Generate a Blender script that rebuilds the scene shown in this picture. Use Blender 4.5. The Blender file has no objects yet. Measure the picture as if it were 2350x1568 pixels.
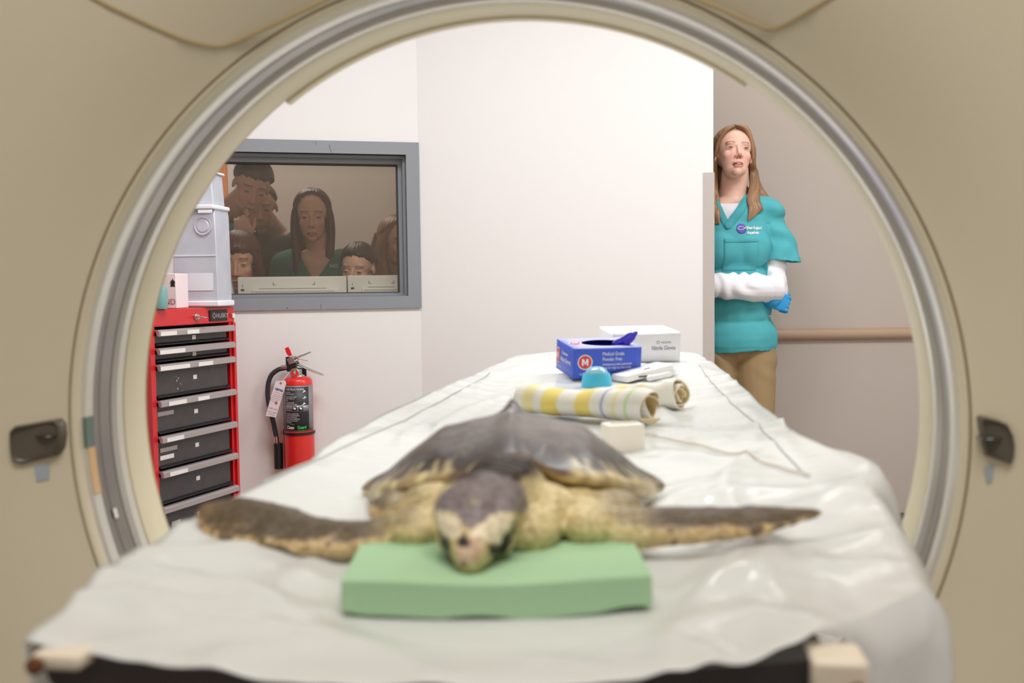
import bpy, bmesh, math, random
import numpy as np
from mathutils import Vector, Matrix, noise as mnoise
from mathutils.bvhtree import BVHTree
random.seed(7); np.random.seed(7)
C = bpy.context.scene.collection
PI = math.pi
rad = math.radians

# ------------------------------------------------------------------ camera model
F_PX, W_PX, H_PX = 2285.0, 2350, 1568
CAM = Vector((0, 0, 1.12)); PITCH = rad(3.36); ROLL = 0.012
_F = Vector((0, math.cos(PITCH), -math.sin(PITCH)))
_R0 = Vector((1, 0, 0)); _U0 = _R0.cross(_F)
_R = (_R0 * math.cos(ROLL) - _U0 * math.sin(ROLL)).normalized(); _U = _R.cross(_F)
def P(px, py, d): return CAM + d * (_F + (px - 1175) / F_PX * _R - (py - 784) / F_PX * _U)
def _dir(px, py): return _F + (px - 1175) / F_PX * _R - (py - 784) / F_PX * _U
def PZ(px, py, z):
    k = _dir(px, py); return CAM + k * ((z - CAM.z) / k.z)
def PY(px, py, y):
    k = _dir(px, py); return CAM + k * (y / k.y)
def PPL(px, py, o, n):
    k = _dir(px, py); return CAM + k * ((o - CAM).dot(n) / k.dot(n))

# ------------------------------------------------------------------ materials
def lin(c):
    r = []
    for v in c[:3]:
        v = v / 255.0
        r.append(v / 12.92 if v <= 0.04045 else ((v + 0.055) / 1.055) ** 2.4)
    return (*r, 1)
def M(name, col=(200, 200, 200), rough=0.5, metal=0.0, bump=None, var=None, spec=0.5, attr=False, coat=0.0, sub=0.0,
      alpha=None, trans=0.0, emit=None, sheen=0.0, ior=None, vscale=None):
    m = bpy.data.materials.new(name); m.use_nodes = True
    nt = m.node_tree; b = nt.nodes['Principled BSDF']; L = nt.links
    b.inputs['Base Color'].default_value = lin(col)
    b.inputs['Roughness'].default_value = rough; b.inputs['Metallic'].default_value = metal
    b.inputs['Specular IOR Level'].default_value = spec; b.inputs['Coat Weight'].default_value = coat
    b.inputs['Transmission Weight'].default_value = trans; b.inputs['Sheen Weight'].default_value = sheen
    if ior: b.inputs['IOR'].default_value = ior
    if sub:
        b.inputs['Subsurface Weight'].default_value = sub; b.inputs['Subsurface Radius'].default_value = (0.01, 0.005, 0.003)
        b.inputs['Subsurface Scale'].default_value = 0.5
    tc = nt.nodes.new('ShaderNodeTexCoord'); co = tc.outputs['Object']
    if vscale:
        mp = nt.nodes.new('ShaderNodeMapping'); mp.inputs['Scale'].default_value = vscale; L.new(co, mp.inputs['Vector']); co = mp.outputs['Vector']
    src = None
    if attr:
        a = nt.nodes.new('ShaderNodeAttribute'); a.attribute_name = 'Col'; src = a.outputs['Color']
    if var:
        n = nt.nodes.new('ShaderNodeTexNoise'); n.inputs['Scale'].default_value = var[0]; n.inputs['Detail'].default_value = var[2] if len(var) > 2 else 4; L.new(co, n.inputs['Vector'])
        r = nt.nodes.new('ShaderNodeValToRGB'); r.color_ramp.elements[0].position = 0.38; r.color_ramp.elements[1].position = 0.62
        L.new(n.outputs['Fac'], r.inputs['Fac'])
        mx = nt.nodes.new('ShaderNodeMix'); mx.data_type = 'RGBA'
        if attr:
            mx.blend_type = 'MULTIPLY'; mx.inputs[0].default_value = 1
            r.color_ramp.elements[0].color = lin(var[1]); r.color_ramp.elements[1].color = (1, 1, 1, 1)
            L.new(src, mx.inputs[6]); L.new(r.outputs['Color'], mx.inputs[7])
        else:
            L.new(r.outputs['Color'], mx.inputs[0]); mx.inputs[6].default_value = lin(col); mx.inputs[7].default_value = lin(var[1])
        src = mx.outputs[2]
    if src: L.new(src, b.inputs['Base Color'])
    if bump:
        n = nt.nodes.new('ShaderNodeTexNoise'); n.inputs['Scale'].default_value = bump[0]; n.inputs['Detail'].default_value = bump[3] if len(bump) > 3 else 3; L.new(co, n.inputs['Vector'])
        bp = nt.nodes.new('ShaderNodeBump'); bp.inputs['Strength'].default_value = bump[1]; bp.inputs['Distance'].default_value = bump[2] if len(bump) > 2 else 0.002
        L.new(n.outputs['Fac'], bp.inputs['Height']); L.new(bp.outputs['Normal'], b.inputs['Normal'])
    if emit:
        b.inputs['Emission Color'].default_value = lin(emit[0]); b.inputs['Emission Strength'].default_value = emit[1]
    if alpha is not None:
        b.inputs['Alpha'].default_value = alpha
    return m

# ------------------------------------------------------------------ geometry collector
class G:
    def __init__(s): s.v = []; s.f = []; s.k = {}; s.nid = 0
    def add(s, vs, fs):
        o = len(s.v); s.v += [Vector(p) for p in vs]; s.f += [tuple(i + o for i in f) for f in fs]; return s
    def box(s, c, size, M_=None):
        c = Vector(c); h = Vector(size) / 2
        vs = [Vector((x * h.x, y * h.y, z * h.z)) for x in (-1, 1) for y in (-1, 1) for z in (-1, 1)]
        if M_: vs = [M_ @ p for p in vs]
        vs = [c + p for p in vs]
        return s.add(vs, [(0, 1, 3, 2), (4, 6, 7, 5), (0, 4, 5, 1), (2, 3, 7, 6), (0, 2, 6, 4), (1, 5, 7, 3)])
    def rings(s, rings, closed=True, cap0=True, cap1=True):
        n = len(rings[0]); vs = [p for r in rings for p in r]; fs = []; o_ = len(s.v); s.nid += 1
        for q_ in range(len(vs)): s.k[o_ + q_] = (s.nid, q_ % n)
        m = n if closed else n - 1
        for i in range(len(rings) - 1):
            for j in range(m):
                k = (j + 1) % n
                fs.append((i * n + j, i * n + k, (i + 1) * n + k, (i + 1) * n + j))
        if cap0: fs.append(tuple(range(n))[::-1])
        if cap1: fs.append(tuple((len(rings) - 1) * n + j for j in range(n)))
        return s.add(vs, fs)
    def tube(s, pts, radii, n=12, fx=1.0, fy=1.0, ref=None, round_=True):
        pts = [Vector(p) for p in pts]
        if not hasattr(radii, '__len__'): radii = [radii] * len(pts)
        rings = []; prev = Vector(ref) if ref is not None else None
        N = len(pts)
        def frame(t):
            nonlocal prev
            if prev is None:
                prev = Vector((0, 0, 1)) if abs(t.z) < 0.8 else Vector((1, 0, 0))
            a = (prev - t * prev.dot(t))
            if a.length < 1e-6: a = t.orthogonal()
            a.normalize()
            if ref is None: prev = a
            return a, t.cross(a)
        for i, p in enumerate(pts):
            t = (pts[min(i + 1, N - 1)] - pts[max(i - 1, 0)])
            if t.length < 1e-9: t = Vector((0, 0, 1))
            t.normalize(); a, b = frame(t); r = radii[i]
            ring = lambda cp, rr: [cp + a * (math.cos(2 * PI * k / n) * rr * fx) + b * (math.sin(2 * PI * k / n) * rr * fy) for k in range(n)]
            if i == 0 and round_:
                for q in (80, 60, 40, 20): rings.append(ring(p - t * r * math.sin(rad(q)), r * math.cos(rad(q))))
            rings.append(ring(p, r))
            if i == N - 1 and round_:
                for q in (20, 40, 60, 80): rings.append(ring(p + t * r * math.sin(rad(q)), r * math.cos(rad(q))))
        return s.rings(rings)
    def ell(s, c, r, M_=None, nu=20, nv=14):
        c = Vector(c); r = (r, r, r) if not hasattr(r, '__len__') else r
        rings = []
        for i in range(1, nv):
            t = PI * i / nv; ring = []
            for j in range(nu):
                a = 2 * PI * j / nu
                p = Vector((math.sin(t) * math.cos(a) * r[0], math.sin(t) * math.sin(a) * r[1], -math.cos(t) * r[2]))
                ring.append(c + (M_ @ p if M_ else p))
            rings.append(ring)
        return s.rings(rings)
    def lathe(s, prof, n=48, M_=None, close=False, a0=0, a1=2 * PI):
        full = abs(a1 - a0 - 2 * PI) < 1e-6
        rings = []
        for r, z in prof:
            ring = []
            for j in range(n if full else n + 1):
                a = a0 + (a1 - a0) * j / n
                p = Vector((r * math.cos(a), r * math.sin(a), z)); ring.append(M_ @ p if M_ else p)
            rings.append(ring)
        if close: rings.append([p.copy() for p in rings[0]])
        return s.rings(rings, closed=full, cap0=False if close else full, cap1=False if close else full)
    def grid(s, fn, nu, nv):
        vs = [fn(i / nu, j / nv) for i in range(nu + 1) for j in range(nv + 1)]
        fs = [(i * (nv + 1) + j, (i + 1) * (nv + 1) + j, (i + 1) * (nv + 1) + j + 1, i * (nv + 1) + j + 1) for i in range(nu) for j in range(nv)]
        return s.add(vs, fs)
    def xf(s, M_): s.v = [M_ @ p for p in s.v]; return s
    def mesh(s, name):
        me = bpy.data.meshes.new(name); me.from_pydata([tuple(p) for p in s.v], [], s.f); me.validate(); return me

def link(name, me, m, parent=None, smooth=35, bevel=None, solid=None, subd=None, recalc=True):
    if recalc:
        bm = bmesh.new(); bm.from_mesh(me); bmesh.ops.recalc_face_normals(bm, faces=bm.faces); bm.to_mesh(me); bm.free()
    o = bpy.data.objects.new(name, me); C.objects.link(o)
    if m: me.materials.append(m)
    if parent: o.parent = parent
    if smooth is not None:
        for p in me.polygons: p.use_smooth = True
        if smooth < 180: me.set_sharp_from_angle(angle=rad(smooth))
    if solid:
        q = o.modifiers.new('s', 'SOLIDIFY'); q.thickness = solid; q.offset = 0
    if bevel:
        q = o.modifiers.new('b', 'BEVEL'); q.width = bevel; q.segments = 3; q.limit_method = 'ANGLE'; q.angle_limit = rad(40)
        for p in me.polygons: p.use_smooth = True
    if subd:
        q = o.modifiers.new('d', 'SUBSURF'); q.levels = subd; q.render_levels = subd
    return o
def part(name, g, m, parent=None, **k): return link(name, g.mesh(name), m, parent, **k)
def tag(o, label=None, cat=None, group=None, kind=None):
    if label: o['label'] = label
    if cat: o['category'] = cat
    if group: o['group'] = group
    if kind: o['kind'] = kind
    return o
def empty(name, loc=(0, 0, 0), rz=0, label=None, cat=None, group=None):
    o = bpy.data.objects.new(name, None); C.objects.link(o); o.location = loc; o.rotation_euler = (0, 0, rz); o.empty_display_size = 0.1
    return tag(o, label, cat, group)
def struct(name, g, m, **k): return tag(part(name, g, m, None, **k), kind='structure')

def pnoise(p, scale, seed=0, n=6):
    rs = np.random.RandomState(seed); out = np.zeros(len(p))
    for k in range(n):
        d = rs.normal(size=3); d /= np.linalg.norm(d); f = scale * (0.6 + rs.rand() * 1.1)
        q = p @ d * f
        d2 = rs.normal(size=3); out += np.sin(q + rs.rand() * 7 + 1.3 * np.sin(p @ d2 * f * 0.5))
    return out / n * 1.4
def coords(me):
    a = np.empty(len(me.vertices) * 3); me.vertices.foreach_get('co', a); return a.reshape(-1, 3)
def setco(me, a): me.vertices.foreach_set('co', a.ravel()); me.update()
def normals(me):
    a = np.empty(len(me.vertices) * 3); me.vertices.foreach_get('normal', a); return a.reshape(-1, 3)
def setcol(me, cols):
    at = me.color_attributes.new('Col', 'FLOAT_COLOR', 'POINT')
    c = np.ones((len(cols), 4)); c[:, :3] = cols; at.data.foreach_set('color', c.ravel())
def L3(c): return np.array(lin(c)[:3])
def hairmesh(g, name, base, lo=.62, hi=1.15):
    """mesh with one tone per strand, constant along its length"""
    me = g.mesh(name); cols = np.zeros((len(me.vertices), 3)); b = L3(base)
    for i in range(len(cols)):
        a, j = g.k.get(i, (0, 0)); h = math.sin(a * 12.9898 + j * 78.233) * 43758.5453; h -= math.floor(h); cols[i] = b * (lo + (hi - lo) * h)
    setcol(me, cols); return me
def sstep(a, b, x):
    t = np.clip((x - a) / (b - a), 0, 1); return t * t * (3 - 2 * t)
def remesh(g, voxel, smooth=4, factor=0.5):
    me = g.mesh('tmp'); o = bpy.data.objects.new('tmp', me); C.objects.link(o)
    bm = bmesh.new(); bm.from_mesh(me); bmesh.ops.recalc_face_normals(bm, faces=bm.faces); bm.to_mesh(me); bm.free()
    q = o.modifiers.new('r', 'REMESH'); q.mode = 'VOXEL'; q.voxel_size = voxel
    if smooth:
        q = o.modifiers.new('s', 'SMOOTH'); q.factor = factor; q.iterations = smooth
    dg = bpy.context.evaluated_depsgraph_get(); ev = o.evaluated_get(dg)
    out = bpy.data.meshes.new_from_object(ev); bpy.data.objects.remove(o); bpy.data.meshes.remove(me)
    return out
def delfaces(me, mask_fn):
    """drop vertices for which mask is true"""
    p = coords(me); mk = mask_fn(p)
    bm = bmesh.new(); bm.from_mesh(me); bm.verts.ensure_lookup_table()
    bmesh.ops.delete(bm, geom=[bm.verts[i] for i in np.nonzero(mk)[0]], context='VERTS')
    bd = {}
    for e in bm.edges:
        if e.is_boundary:
            a, b = e.verts; bd.setdefault(a, []).append(b); bd.setdefault(b, []).append(a)
    for _ in range(10):
        new = {v: (v.co + sum((w.co for w in n), Vector())) / (1 + len(n)) for v, n in bd.items()}
        for v, c in new.items(): v.co = c
    bm.to_mesh(me); bm.free()
def text_mesh(s, size, align='LEFT', bold=0.0, font_space=1.0):
    cu = bpy.data.curves.new('t', 'FONT'); cu.body = s; cu.size = size; cu.align_x = align; cu.offset = bold; cu.resolution_u = 3; cu.space_character = font_space
    o = bpy.data.objects.new('t', cu); C.objects.link(o)
    dg = bpy.context.evaluated_depsgraph_get(); me = bpy.data.meshes.new_from_object(o.evaluated_get(dg))
    bpy.data.objects.remove(o); bpy.data.curves.remove(cu)
    v = [Vector(x.co) for x in me.vertices]; f = [tuple(p.vertices) for p in me.polygons]; bpy.data.meshes.remove(me)
    return v, f
def text(name, s, size, m, M_, parent, align='LEFT', bold=0.0, wrap=None):
    """flat lettering; M_ takes x (right), y (up) and the outward normal z to parent space"""
    v, f = text_mesh(s, size, align, bold)
    if wrap: v = [wrap(p) for p in v]
    else: v = [M_ @ p for p in v]
    g = G().add(v, f); o = part(name, g, m, parent, smooth=None, recalc=False); return o
def MF(o, x, y, z=None):
    x = Vector(x).normalized(); y = Vector(y); y = (y - x * y.dot(x)).normalized(); z = x.cross(y)
    m = Matrix((x, y, z)).transposed().to_4x4(); m.translation = Vector(o); return m

# ------------------------------------------------------------------ shared materials
m_wall = M('wall_paint', (230, 226, 225), 0.75, bump=(220, .12, .001))
m_corr = M('corridor_paint', (190, 178, 169), 0.7, bump=(160, .1, .001))
m_ctrl = M('control_room_paint', (204, 194, 184), 0.8)
m_ceil = M('ceiling_tile', (232, 230, 225), 0.9, bump=(90, .4, .002))
m_floor = M('vinyl_floor', (172, 166, 158), 0.35, var=(30, (158, 152, 146)))
m_base = M('rubber_baseboard', (52, 56, 62), 0.5)
m_rail = M('tan_handrail', (176, 148, 124), 0.5)
m_guard = M('corner_guard_plastic', (186, 176, 172), 0.45, bump=(300, .2, .0005))
m_frame = M('grey_frame_paint', (138, 141, 148), 0.38, bump=(60, .08, .001))
m_gask = M('dark_gasket', (62, 64, 66), 0.6)
m_white = M('white_plastic', (228, 228, 226), 0.35)
m_black = M('black_plastic', (28, 28, 30), 0.4)
m_chrome = M('chrome', (200, 198, 196), 0.22, metal=1.0)
m_ink = M('black_ink', (30, 30, 34), 0.6)
m_whiteink = M('white_ink', (236, 236, 238), 0.6)
m_greyink = M('grey_ink', (140, 138, 142), 0.6)
# ================================================================== ROOM
AX = PY(962, 500, 3.85).x; BX = PY(1637, 600, 3.72).x
A = Vector((AX, 3.85, 0)); YAW = rad(13.7); wd = Vector((-math.cos(YAW), -math.sin(YAW), 0)); wn = Vector((math.sin(YAW), -math.cos(YAW), 0))  # along the wall to the left, normal to the room
HC = 2.75
def WP(px, py): return PPL(px, py, A, wn)
def wt(p): return (p - A).dot(wd)           # distance along the window wall
LW = 2.1; YB = -2.2; XR = 2.35; XL = (A + wd * LW).x
struct('floor', G().box((0.0, 2.0, -0.05), (5.2, 9.0, 0.1)), m_floor)
struct('ceiling', G().box((0.0, 2.0, HC + 0.05), (5.2, 9.0, 0.1)), m_ceil)
struct('wall_left', G().box((XL - 0.06, (YB + 3.35) / 2, HC / 2), (0.12, 3.35 - YB, HC)), m_wall)
struct('wall_right', G().box((XR + 0.06, (YB + 4.45) / 2, HC / 2), (0.12, 4.45 - YB, HC)), m_wall)
struct('wall_back', G().box((0, YB - 0.06, HC / 2), (4.9, 0.12, HC)), m_wall)
# white wall that ends at the corridor opening
A0 = Vector((AX, 3.85, 0)); B0 = Vector((BX, 3.72, 0))
du = (B0 - A0).normalized(); nn = Vector((du.y, -du.x, 0)); TH = 0.11
g = G()
back = [A0 - nn * TH + Vector((0, .0, 0)), B0 - nn * TH]
vs = [A0, B0, back[1], back[0]]
g.rings([[v + Vector((0, 0, 0)) for v in vs], [v + Vector((0, 0, HC)) for v in vs]])
struct('wall_front', g, m_wall, smooth=None)
# corner guard
zt = PY(1637, 396, 3.72).z
g = G()
q = [B0 + nn * .004 - du * .036, B0 + nn * .004 + du * .004, B0 - nn * (TH + .004) + du * .004, B0 - nn * (TH + .004) - du * .036,
     B0 - nn * TH - du * .036, B0 - nn * TH + du * .0005, B0 + nn * .0005 + du * .0005, B0 + nn * .0005 - du * .036]
g.rings([[v + Vector((0, 0, .10)) for v in q], [v + Vector((0, 0, zt)) for v in q]])
struct('trim_1', g, m_guard, smooth=None)
# window wall with an opening
pt_r = wt(WP(913, 500)); t_r = wt(WP(930, 330)) ; t_out = wt(WP(960, 330))
ztop_out = WP(955, 328).z; zbot_out = WP(963, 706).z; ztop_in = WP(928, 356).z; zbot_in = WP(928, 679).z
t_l = wt(WP(440, 500)); t_lout = t_l + .055
zo = (ztop_in + .0, zbot_in - .0)
def wbox(t0, t1, z0, z1, n0, n1):
    g = G(); return wadd(g, t0, t1, z0, z1, n0, n1)
def wadd(g, t0, t1, z0, z1, n0, n1):
    pts = [A + wd * t + wn * n for t, n in ((t0, n0), (t1, n0), (t1, n1), (t0, n1))]
    g.rings([[p + Vector((0, 0, z0)) for p in pts], [p + Vector((0, 0, z1)) for p in pts]]); return g
g = G(); TW = .13
wadd(g, 0, t_r, 0, HC, -TW, 0); wadd(g, t_l, LW, 0, HC, -TW, 0)
wadd(g, t_r, t_l, 0, zo[1], -TW, 0); wadd(g, t_r, t_l, zo[0], HC, -TW, 0)
struct('wall_window', g, m_wall, smooth=None)
win = empty('window_1', A + wd * ((t_r + t_l) / 2) + Vector((0, 0, zo[1]))); tag(win, kind='structure')
def W0(p): return p
def lpart(name, g, m, root, **k):
    inv = Matrix.Identity(4); r = root
    while r is not None:
        inv = Matrix.Translation(r.location) @ Matrix.Rotation(r.rotation_euler.z, 4, 'Z') @ inv; r = r.parent
    g.xf(inv.inverted()); return part(name, g, m, root, **k)
g = G()   # mitred face trim
zi0, zi1 = zo[1], zo[0]
fo = [(t_out, zbot_out), (t_out, ztop_out), (t_lout, ztop_out), (t_lout, zbot_out)]
fi = [(t_r, zi0), (t_r, zi1), (t_l, zi1), (t_l, zi0)]
fs2 = [(t_r + .024, zi0 + .012), (t_r + .024, zi1 - .03), (t_l - .024, zi1 - .03), (t_l - .024, zi0 + .012)]
def loop(l, n): return [A + wd * t + wn * n + Vector((0, 0, z)) for t, z in l]
g.rings([loop(fo, .0), loop(fo, .012), loop(fi, .012), loop(fi, -.022), loop([(t + (.010 if i < 2 else -.010), z + (.006 if i in (0, 3) else -.012)) for i, (t, z) in enumerate(fi)], -.022),
         loop([(t + (.010 if i < 2 else -.010), z + (.006 if i in (0, 3) else -.012)) for i, (t, z) in enumerate(fi)], -.05), loop(fs2, -.05), loop(fs2, -.085), loop(fi, -.085), loop(fi, -.11)], cap0=False, cap1=False)
lpart('window_frame', g, m_frame, win, smooth=None)
g = G()
g.rings([loop(fs2, -.052), loop([(t + (.005 if i < 2 else -.005), z + (.004 if i in (0, 3) else -.006)) for i, (t, z) in enumerate(fs2)], -.052), loop([(t + (.005 if i < 2 else -.005), z + (.004 if i in (0, 3) else -.006)) for i, (t, z) in enumerate(fs2)], -.08), loop(fs2, -.08)], cap0=False, cap1=False)
lpart('gasket', g, m_gask, win, smooth=None)
mg = bpy.data.materials.new('lead_glass'); mg.use_nodes = True; nt = mg.node_tree; nt.nodes.clear()
out = nt.nodes.new('ShaderNodeOutputMaterial'); tr = nt.nodes.new('ShaderNodeBsdfTransparent'); tr.inputs[0].default_value = (.93, .915, .89, 1)
gl = nt.nodes.new('ShaderNodeBsdfGlossy'); gl.inputs['Roughness'].default_value = .02
df = nt.nodes.new('ShaderNodeBsdfDiffuse'); df.inputs[0].default_value = lin((215, 196, 182))  # pale diffuse share stands in for the veil of reflections on the pane
fr = nt.nodes.new('ShaderNodeFresnel'); fr.inputs[0].default_value = 1.3
m1 = nt.nodes.new('ShaderNodeMixShader'); m1.inputs[0].default_value = .05; m2 = nt.nodes.new('ShaderNodeMixShader')
nt.links.new(tr.outputs[0], m1.inputs[1]); nt.links.new(df.outputs[0], m1.inputs[2]); nt.links.new(fr.outputs[0], m2.inputs[0])
nt.links.new(m1.outputs[0], m2.inputs[1]); nt.links.new(gl.outputs[0], m2.inputs[2]); nt.links.new(m2.outputs[0], out.inputs[0])
lpart('glass_pane', wadd(G(), t_r + .022, t_l - .022, zi0 + .010, zi1 - .028, -.072, -.064), mg, win, smooth=None)
m_scr = M('scratch_mark', (92, 92, 98), .6); m_redm = M('red_mark', (170, 60, 60), .6)
g = G()
for (a, b, c, d) in ((755, 333, 761, 351), (725, 325, 726, 332), (737, 698, 737, 708)):
    p = PPL(a, b, A + wn * .0128, wn); q = PPL(c, d, A + wn * .0128, wn); g.tube([p, q], .0007, 5)
lpart('scratch', g, m_scr, win)
p = PPL(659, 707, A + wn * .0128, wn); lpart('red_scuff', G().ell(p, (.004, .001, .0015)), m_redm, win)
# corridor
CY = 4.45
struct('wall_corridor', G().box(((-.10 + 2.47) / 2, CY + .06, HC / 2), (2.57, .12, HC)), m_corr)
zb = PY(2060, 1177, CY).z
struct('baseboard_corridor', G().box(((-.10 + XR) / 2, CY - .006, zb / 2), (XR + .10 - .01, .012, zb)), m_base)
zr1 = PY(1950, 754, CY - .03).z; zr0 = PY(1950, 781, CY - .03).z
g = G(); prof = [(0, zr0 - .0), (-.020, zr0 + .003), (-.032, zr0 + .015), (-.034, (zr0 + zr1) / 2), (-.030, zr1 - .008), (-.018, zr1), (0, zr1)]
g.rings([[Vector((x, CY + y, z)) for y, z in prof] for x in (-.08, XR - .002)])
struct('trim_2', g, m_rail, smooth=50)
# control room
DY = 6.1
def cw(x): return 3.85 - (AX - x) * math.tan(YAW)
g = G().box(((-.27) / 1 - 1.4, DY + .06, HC / 2), (3.2, .12, HC)); struct('wall_control_room', g, m_ctrl)
struct('wall_control_room_right', G().box((-.15, (4.02 + DY) / 2, HC / 2), (.08, DY - 4.02, HC)), m_ctrl)
struct('wall_control_room_left', G().box((-2.95, (3.3 + DY) / 2, HC / 2), (.12, DY - 3.3, HC)), m_ctrl)
# orange wood door with pale frame in the far wall of the control room
dx1 = PY(530, 440, DY).x; dx2 = PY(545, 440, DY).x
m_door = M('orange_wood', (250, 164, 98), .45, var=(6, (236, 148, 86)), vscale=(6, 6, .6))
dr = empty('door_1', (dx1 - .45, DY, 0)); tag(dr, kind='structure')
part('door_leaf', G().box((0, -.02, 1.05), (.90, .04, 2.1)), m_door, dr, bevel=.003)
part('door_frame', G().box((.45 + (dx2 - dx1) / 2, -.03, 1.07), (dx2 - dx1, .06, 2.2)).box((0, -.03, 2.14), (1.0, .06, .06)).box((-.475, -.03, 1.05), (.05, .06, 2.1)), m_wall, dr, smooth=None)
part('door_handle', G().tube([(-.38, -.045, 1.0), (-.38, -.09, 1.0), (-.28, -.09, 1.0)], .009), m_chrome, dr)

# ================================================================== bed frame
O_B = Vector((-.053, .53, 0)); YB_ = rad(7.8)
BR = Vector((math.cos(YB_), -math.sin(YB_), 0)); BB = Vector((math.sin(YB_), math.cos(YB_), 0))
def B(u, v, z): return O_B + BR * u + BB * v + Vector((0, 0, z))
def toB(p): q = p - O_B; return q.dot(BR), q.dot(BB), p.z
MB = Matrix((BR, BB, Vector((0, 0, 1)))).transposed().to_4x4(); MB.translation = O_B
# ================================================================== CT GANTRY
gc = P(1134, 984, .93); GO = gc
MGn = Matrix((BR, Vector((0, 0, 1)), BB)).transposed().to_4x4(); MGn.translation = gc      # x right, y up, z into the bore
MGt = MGn
gan = empty('ct_scanner_gantry', (gc.x, gc.y, 0), 0, 'cream ring-shaped scanner gantry with silver bore ring around the table', 'medical scanner')
m_cream = M('cream_moulding', (220, 210, 184), .42, bump=(12, .05, .002))
m_liner = M('cream_liner', (222, 212, 184), .4)
m_seam = M('olive_seam', (168, 150, 108), .6)
m_silver = M('brushed_silver', (176, 170, 166), .3, metal=.75, var=(4, (150, 146, 146)), bump=(9, .25, .004))
m_silverl = M('clear_silver_lip', (226, 222, 214), .18, metal=.35)
m_dkring = M('grey_ring', (132, 128, 122), .35, metal=.5)
R0 = .4120
def glathe(name, prof, m, n=160, close=True, a0=0, a1=2 * PI, sm=40):
    g = G().lathe(prof, n, MGt, close=close, a0=a0, a1=a1); return lpart(name, g, m, gan, smooth=sm)
cover = [(R0 + .0005, -.0005), (R0 + .001, -.006), (R0 + .004, -.010), (R0 + .0062, -.0105), (R0 + .0062, -.005), (R0 + .0085, -.005), (R0 + .0085, -.0115), (R0 + .022, -.018), (.46, -.034), (.52, -.054), (.60, -.070), (.72, -.084), (.9, -.096), (1.12, -.10), (1.15, -.08), (1.15, .38), (1.12, .40), (.9, .39), (.66, .31), (.50, .22), (.43, .15), (.412, .127), (R0 + .004, .126), (R0 + .012, .0)]
glathe('housing', cover, m_cream)
glathe('seam_ring', [(R0 + .0062, -.0075), (R0 + .0085, -.0075), (R0 + .0085, -.0065), (R0 + .0062, -.0065)], m_seam)
glathe('bore_lip', [(R0 + .001, -.002), (R0 - .0025, .001), (R0 - .003, .013), (R0 + .001, .016), (R0 + .006, .016), (R0 + .006, -.002)], m_silverl)
glathe('bore_ring', [(R0 + .001, .016), (R0 + .0035, .018), (R0 + .0035, .032), (R0 + .0045, .033), (R0 + .0045, .036), (R0 + .0035, .037), (R0 + .0030, .055), (R0 + .008, .057), (R0 + .010, .057), (R0 + .010, .016)], m_silver)
glathe('ring_groove', [(R0 + .005, .0565), (R0 + .005, .062), (R0 + .010, .062), (R0 + .010, .0565)], m_dkring)
glathe('highlight_ring', [(R0 + .004, .060), (R0 - .001, .0625), (R0 - .001, .074), (R0 + .003, .077), (R0 + .010, .077), (R0 + .010, .060)], m_silverl)
glathe('liner_seam', [(R0 + .0025, .076), (R0 + .0025, .081), (R0 + .010, .081), (R0 + .010, .076)], m_seam)
glathe('bore_liner', [(R0 + .0005, .080), (R0 - .001, .084), (R0 - .001, .122), (R0 + .0015, .126), (R0 + .010, .126), (R0 + .010, .080)], m_liner)
# arc of a raised lip along the top of the liner
glathe('top_lip', [(R0 - .001, .1275), (R0 - .003, .1285), (R0 - .003, .139), (R0 + .004, .142), (R0 + .012, .142), (R0 + .012, .1275)], m_liner, n=90, a0=rad(54), a1=rad(126))
# coloured marks on the ring: a green pad and pale tabs
m_teal = M('teal_tape', (104, 122, 112), .5); m_warm = M('warm_tab', (214, 176, 128), .45)
def gpad(name, ang, da, s0, s1, m, off=.0035):
    glathe(name, [(R0 - off, s0), (R0 - off, s1), (R0 + .002, s1), (R0 + .002, s0)], m, n=8, a0=rad(ang - da), a1=rad(ang + da), sm=60)
gpad('green_pad', 181.0, 2.1, -.001, .013, m_teal, .0040)
gpad('amber_tab', 186.5, 3.2, .001, .013, m_warm, .0038)
gpad('alignment_mark', 193.5, .7, .035, .041, m_white, -.0015)
def PGp(px, py, s): return PPL(px, py, gc + BB * s, BB)
# handle recesses either side
m_rec = M('recess_dark', (92, 84, 70), .3); m_rec2 = M('smoked_insert', (58, 56, 50), .15, coat=.5)
def surf_s(p):   # depth of the cover at a point
    q = p - gc; r = math.hypot(q.dot(BR), q.z); pr = [(x, y) for x, y in cover[7:14]]
    for (r0, s0), (r1, s1) in zip(pr, pr[1:]):
        if r <= r1: return s0 + (s1 - s0) * (max(r, r0) - r0) / (r1 - r0)
    return -.10
def on_cover(px, py, lift=0):
    s = -.05
    for _ in range(8): s = surf_s(PGp(px, py, s))
    return PGp(px, py, s - lift)
def hand_recess(pts, inner, wx):
    root = None
    ring = [on_cover(x, y, .001) for x, y in pts]; c = sum(ring, Vector()) / len(ring)
    g = G(); r1 = [c + (p - c) * 1.0 for p in ring]; r2 = [c + (p - c) * .90 - BB * .004 for p in ring]; r3 = [c + (p - c) * .84 - BB * .0008 for p in ring]
    g.rings([[p + BB * .006 for p in r1], r1, r2, r3, [c + (p - c) * .78 - BB * .0006 for p in ring]], cap0=False)
    o = lpart('grab_handle', g, m_rec, gan, smooth=60)
    cc = on_cover(*inner, .001); g = G().ell((0, 0, 0), (.011, .010, .0022), MF((0, 0, 0), BR, BB).to_3x3())
    g.v = [v + cc for v in g.v]; lpart('handle_insert', g, m_rec2, o)
    return o
hl = [(22, 1015), (22, 990), (35, 978), (70, 972), (110, 965), (135, 962), (144, 975), (146, 1000), (142, 1030), (132, 1046), (90, 1056), (50, 1066), (32, 1062), (24, 1045)]
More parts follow.
